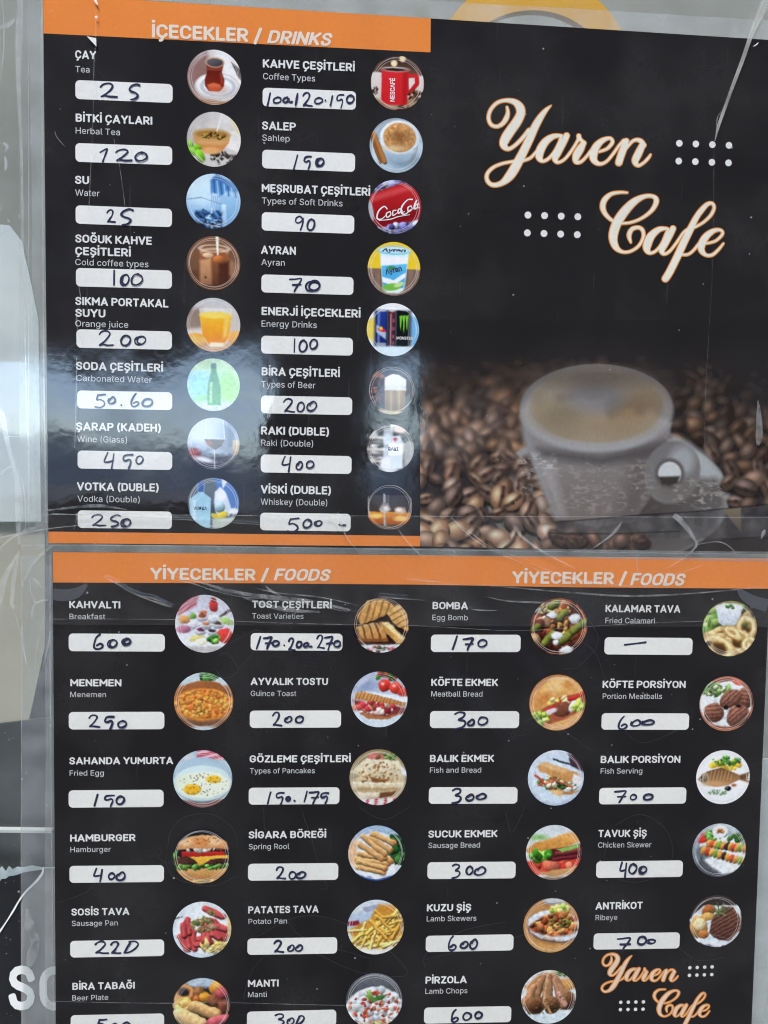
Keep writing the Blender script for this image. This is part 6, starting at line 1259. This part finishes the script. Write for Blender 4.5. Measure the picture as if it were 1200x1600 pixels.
# ================================================================ clear packing tape and its wrinkles
CREASE = film_mat('tape_crease', haze=.21, hazecol=(.86, .86, .82), rough=.12, gloss=2.0, hs=180., lo=.35, hi=1.6)  # pale haze on both crease films: painted glints along with real stress whitening
CREASE_W = film_mat('tape_crease_faint', haze=.15, hazecol=(.86, .86, .82), rough=.15, gloss=1.5, hs=200., lo=.05, hi=2.0)
TAPE = film_mat('packing_tape', haze=.02, hazecol=(.9, .9, .86), rough=.05, gloss=.45, bump=.00006, scale=90.)
TAPE_F = film_mat('frosted_tape', tint=(.92, .94, .95), haze=.22, hazecol=(.52, .54, .55), rough=.12, gloss=1.3, bump=.00012, scale=70.)
strong = [[(168, 904, .6), (182, 910, 2), (205, 924, 1.6), (232, 935, 2.2), (252, 942, 3), (270, 948, .6)], [(222, 931, .5), (240, 934, 2), (262, 944, .7)], [(275, 905, .6), (300, 910, 1.6), (335, 922, 1.4), (375, 931, 1), (420, 935, 1.4), (470, 941, 1.2), (545, 955, .7)], [(258, 897, .5), (300, 905, 1), (330, 914, .6)],
 [(762, 932, .7), (790, 938, 2.2), (830, 940, 3), (860, 941, 2.4), (884, 942, .6)], [(735, 951, .5), (752, 952.5, 2.4), (776, 953, .6)], [(590, 931, .6), (620, 934, 1.8), (662, 937, .8)], [(636, 904, .5), (660, 906, 2), (692, 909, .5)],
 [(704, 808, .6), (722, 826, 2), (745, 846, 1.4), (788, 868, 1.2), (850, 895, .6)], [(708, 812, .6), (740, 836, 1.2), (770, 856, 1), (830, 876, .6)], [(801, 821, 5), (806, 826, 6), (814, 838, 4), (848, 862, 3), (900, 889, 1)], [(846, 841, .6), (851, 831, 2), (856, 821, .6)], [(970, 814, .6), (962, 826, 5), (950, 838, 3), (925, 856, 1.4), (908, 868, .6)],
 [(1050, 804, 8), (1060, 812, 9), (1072, 826, 7), (1080, 838, 5), (1086, 850, 4), (1072, 866, 2), (1040, 888, .7)], [(1186, 842, .6), (1190, 832, 6), (1192, 827, 1)], [(1088, 850, 1), (1120, 846, 1.6), (1140, 856, 1.6), (1152, 872, 1)], [(528, 800, 1), (532, 814, 3), (540, 836, 2), (552, 852, 1.4), (562, 861, .7)], [(500, 803, 1), (520, 810, 3), (528, 824, 1)], [(620, 824, .8), (636, 846, 1.6), (662, 872, .7)], [(991, 866, .7), (993, 880, 1.4), (994, 895, .6)]]
faintc = [[(400, 918, .7), (440, 926, 1.6), (500, 932, 2), (560, 945, .7)], [(415, 914, .5), (424, 922, 4), (440, 930, 1)], [(83, 966, .8), (200, 966, .8), (330, 968, .8), (470, 973, 1), (640, 976, .8), (800, 984, .8), (910, 978, .7), (1010, 972, 1), (1120, 968, .8), (1190, 960, .8)], [(660, 912, 1), (760, 914, 1.4), (880, 924, 2.4), (980, 930, 3), (1080, 926, 2.4), (1190, 916, 1.4)], [(300, 905, 2), (380, 926, 5), (480, 938, 6), (560, 955, 2)], [(380, 932, 3), (440, 950, 7), (500, 955, 2)], [(850, 895, .8), (900, 905, 1), (960, 908, .7)], [(830, 880, .8), (900, 905, 2), (1000, 915, 2), (1060, 905, .8)], [(1030, 905, 1.2), (1060, 895, 2), (1100, 880, 1)],
 [(122, 800, 1), (121, 815, 1.4), (118, 826, 1)], [(83, 802, 1), (180, 806, 1.6), (300, 812, 1), (420, 820, 1)], [(76, 797, 2), (120, 792, 4), (160, 790, 5), (200, 796, 1)], [(86, 1560, .8), (180, 1562, .8), (260, 1563, 1), (350, 1562, .8), (470, 1565, 1), (600, 1568, .8)], [(205, 990, 1), (208, 1004, 1)], [(122, 560, 1), (121, 640, 1.2), (119, 700, 1)], [(152, 0, 1.4), (152, 60, 1.2), (149, 110, 1), (147, 200, .8), (141, 330, .8)], [(124, 440, 2), (128, 470, 1), (122, 500, 2), (128, 540, 1)], [(1112, 227, .3), (1112, 300, .4), (1110, 420, .35), (1100, 600, .3), (1096, 760, .4)], [(180, 220, .8), (190, 270, 1), (198, 330, .8)], [(88, 208, .8), (92, 218, 1), (104, 232, .8)]]
def tape_thing(name, label, poly, y, mat, st=(), ft=(), group='clear tape strips over the sheets'):
    cx, cz = at(*np.mean(poly, axis=0))
    t = empty(name, (cx, y, cz), label, 'tape', None)
    return t
x0, z0 = at(640, 985)
tape = empty('packing_tape', (x0, L_TAPE, z0), 'clear wrinkled packing tape strip across the join of both sheets', 'tape')
# the strip itself: a finely divided film, lifted along its wrinkles
TX, TY = 560, 88
px = np.linspace(36, 1240, TX)[None, :]*np.ones((TY, 1)); py = (np.linspace(0, 1, TY)[:, None])*(172+0*px)+803+(px-36)/1204*4
h = np.zeros_like(px)
for st, amp in [(s, .00035) for s in strong]+[(s, .00012) for s in faintc]:
    for a, b in zip(st[:-1], st[1:]):
        L = (b[0]-a[0])**2+(b[1]-a[1])**2; t = np.clip(((px-a[0])*(b[0]-a[0])+(py-a[1])*(b[1]-a[1]))/L, 0, 1)
        d = np.hypot(px-a[0]-t*(b[0]-a[0]), py-a[1]-t*(b[1]-a[1])); h = np.maximum(h, amp*np.exp(-(d/4.0)**2))
v = []
for j in range(TY):
    for i in range(TX):
        x, z = at(px[j, i], py[j, i]); v.append((x, L_TAPE-h[j, i], z))
f = [(j*TX+i, j*TX+TX+i, j*TX+TX+i+1, j*TX+i+1) for j in range(TY-1) for i in range(TX-1)]
build('tape_film', v, face_front(v, f), TAPE, tape, smooth=True)
def creases(name, lst, y, mat, parent):
    parts = []
    for k, st in enumerate(lst):
        v, f = ribbon(st, y-k*8e-6, caps=False); parts.append((v, face_front(v, f)))
    V, Fc = merge(parts); return build(name, V, Fc, mat, parent)
creases('crease', strong, L_TAPE-.0006, CREASE, tape); creases('faint_crease', faintc, L_TAPE-.0009, CREASE_W, tape)
creases('tape_edge', [[(36, 803, 1.2), (640, 806, 1), (1240, 808, 1.2)], [(36, 852, .8), (300, 852, 1.4), (640, 858, 1.2), (940, 862, 1.2), (1240, 866, 1)]], L_TAPE-.0011, CREASE_W, tape)

# frosted strip down the left edge of the food sheet
x0, z0 = at(58, 1640)
side = empty('edge_tape', (x0, L_POUCH, z0), 'frosted clear tape strip down the left edge of the food sheet', 'tape')
v, f = [], []
for k in range(81):
    t = k/80; py = 868+(1660-868)*t
    xl = 34.5+.7*math.sin(9*t)+.4*math.sin(31*t); xr = 82+2.5*t+.3*math.sin(17*t)
    for p in (xl, xr): x, z = at(p, py); v.append((x, L_POUCH, z))
for k in range(80): f.append((2*k, 2*k+1, 2*k+3, 2*k+2))
build('tape_film', v, face_front(v, f), TAPE_F, side)
creases('tape_edge', [[(34.5, 868, 1.6), (34.8, 1100, 1.2), (34.2, 1350, 1.4), (35, 1660, 1.4)], [(80, 862, 2.6), (79.5, 1000, 2.4), (80.5, 1180, 1.6), (83, 1400, 1.4), (86, 1660, 1.4)]], L_POUCH-.0001, CREASE, side)
creases('crease', [[(47, 905, 1), (56, 905, 3), (66, 915, 2), (82, 930, 1)], [(50, 900, 1), (60, 912, 1.4), (80, 924, 1)], [(47, 900, .8), (50, 925, 1.2), (57, 940, 3), (68, 938, 3), (82, 936, 1)], [(57, 940, 3), (52, 955, 4), (53, 972, 1)], [(82, 938, 1), (70, 970, 1.4), (60, 1010, 1.2), (55, 1040, 1)], [(80, 985, 1), (76, 1010, 2), (69, 1040, 2)], [(36, 975, 2), (38, 1010, 3), (44, 1042, 1)], [(20, 945, 1), (34, 990, 1.4), (44, 1040, .8)]], L_POUCH-.0002, CREASE, side)
pat = [(39, 1420), (44, 1419), (50, 1432), (56, 1452), (62, 1466), (60, 1486), (55, 1502), (48, 1512), (41, 1516), (42, 1490), (48, 1475), (44, 1460), (38, 1450)]
v, f = quad_px(pat, L_POUCH-.00012, .00002); build('residue_patch', v[:len(pat)], face_front(v[:len(pat)], [tuple(range(len(pat)))]), CREASE_W, side)

# tape strip hanging down from the frame at the top left, and loose films on the pane
x0, z0 = at(40, 860)
lt = empty('corner_tape', (x0, L_POUCH, z0), 'clear creased tape strip down the left edge of the drinks sheet', 'tape')
v, f = [], []
for k in range(61):
    t = k/60; py = -20+880*t
    for p in (28+6*t+1.2*math.sin(6*t), 67.5+8*t-4): x, z = at(p, py); v.append((x, L_POUCH, z))
for k in range(60): f.append((2*k, 2*k+1, 2*k+3, 2*k+2))
build('tape_film', v, face_front(v, f), film_mat('edge_film', tint=(.94, .95, .95), haze=.10, hazecol=(.66, .69, .70), rough=.09, gloss=1.0), lt)
creases('crease', [[(33, -10, 9), (31, 60, 11), (30, 130, 7), (34, 220, 5), (36, 320, 4), (37, 420, 3), (40, 520, 2), (43, 640, 2), (45, 700, 2), (46, 820, 1.6)], [(66.5, -10, 1.6), (67, 200, 1.6), (68.5, 420, 2), (70, 600, 2.4), (73, 800, 2.4), (75, 850, 2)], [(45, 0, 1.2), (46, 200, 1.4), (46, 400, 1.2), (46, 600, 1.6), (47, 800, 1.2)]], L_POUCH-.0001, CREASE, lt)
creases('faint_crease', [[(0, 44, 5), (12, 42, 8), (22, 34, 5), (24, 30, 2)], [(5, 0, 1.5), (8, 60, 2), (4, 110, 2), (0, 140, 1)], [(6, 225, 3), (13, 230, 5), (10, 238, 3)], [(9, 246, 2), (11, 258, 5), (9, 268, 2)], [(2, 322, 2), (4, 330, 3)], [(30, 336, 3), (33, 342, 3)], [(13, 343, 2), (16, 348, 3)], [(0, 352, 5), (3, 362, 6), (0, 372, 3)],
 [(3, 640, 3), (7, 660, 9), (12, 690, 6), (20, 720, 5), (28, 750, 8), (31, 790, 12), (30, 820, 8), (32, 850, 4)], [(8, 645, 1.4), (14, 680, 1.6), (22, 715, 1.4), (36, 750, 1.4), (41, 790, 1.2), (41, 830, 1)], [(0, 692, 1.2), (14, 683, 1.4), (30, 682, 1.2), (44, 677, 1)], [(0, 748, 1.4), (8, 735, 1.6), (20, 728, 1)], [(0, 840, 2), (30, 834, 3), (60, 828, 2), (110, 822, 1.2), (150, 819, .8)], [(0, 858, 2), (20, 840, 3), (40, 833, 2), (80, 826, 1)], [(32, 862, 3), (18, 885, 6), (8, 905, 10), (3, 935, 8), (0, 950, 3)], [(30, 868, 2), (24, 900, 7), (20, 945, 5), (26, 945, 2)], [(84, 852, 2), (66, 866, 5), (52, 882, 5), (40, 905, 4), (34, 920, 2)], [(36, 832, 2), (44, 828, 7), (58, 824, 3)]], L_POUCH-.0003, CREASE, lt)

# the pulled strip of film over the drinks sheet's top right, and the small flecks of torn film
x0, z0 = at(1116, 222)
pull = empty('film_strip', (x0, L_TAPE, z0), 'narrow twisted strip of clear film at the top right', 'film strip')
STRIP = film_mat('twisted_film', haze=.5, hazecol=(.62, .60, .52), rough=.2, gloss=1.5)
creases('film', [[(1199, -6, 15), (1184, 28, 11), (1172, 56, 7), (1158, 96, 6), (1143, 136, 5.5), (1130, 172, 5), (1121, 198, 4.5), (1115, 222, 1)]], L_TAPE, STRIP, pull)
creases('crease', [[(1196, -6, 2), (1182, 28, 2), (1166, 70, 1), (1150, 115, 1), (1137, 152, 1), (1128, 172, 1.4), (1119, 185, 1.6), (1117, 205, 1), (1115, 222, .6)]], L_TAPE-.0003, CREASE, pull)
FLECK = matte('torn_film_white', (226, 224, 214), rough=.4, var=.1)
x0, z0 = at(150, 74)
fl = empty('torn_film', (x0, L_TAPE, z0), 'small white torn flap of tape beside the top left drink name', 'film scrap')
flat('flap', [(137, 59), (151.5, 62), (152, 75)], L_TAPE, FLECK, fl); flat('flap', [(145, -2), (152, 2), (155, 11), (151, 8)], L_TAPE-.0001, FLECK, fl); flat('flap', [(149, 28), (153.5, 27), (154, 31), (150, 31)], L_TAPE-.0001, FLECK, fl)
x0, z0 = at(1183, 696)
gleam = empty('film_highlight', (x0, L_POUCH, z0), 'narrow grey painted bubble in the film by the right edge', 'highlight')
creases('painted_highlight', [[(1183, 626, .8), (1184, 640, 6), (1185, 665, 10), (1184.5, 685, 10), (1183, 696, 4)]], L_POUCH, CREASE, gleam)  # a grey glare put onto the film as a pale ribbon
v, f = quad_px([(1058, 136), (1064, 131), (1066, 130), (1061, 137)], L_TAPE, .00005)
flat('chip', [(1174, 74.5), (1178, 72), (1183, 68), (1182, 71), (1177, 74.5)], L_TAPE, FLECK, fl)
x0, z0 = at(1139, 4)
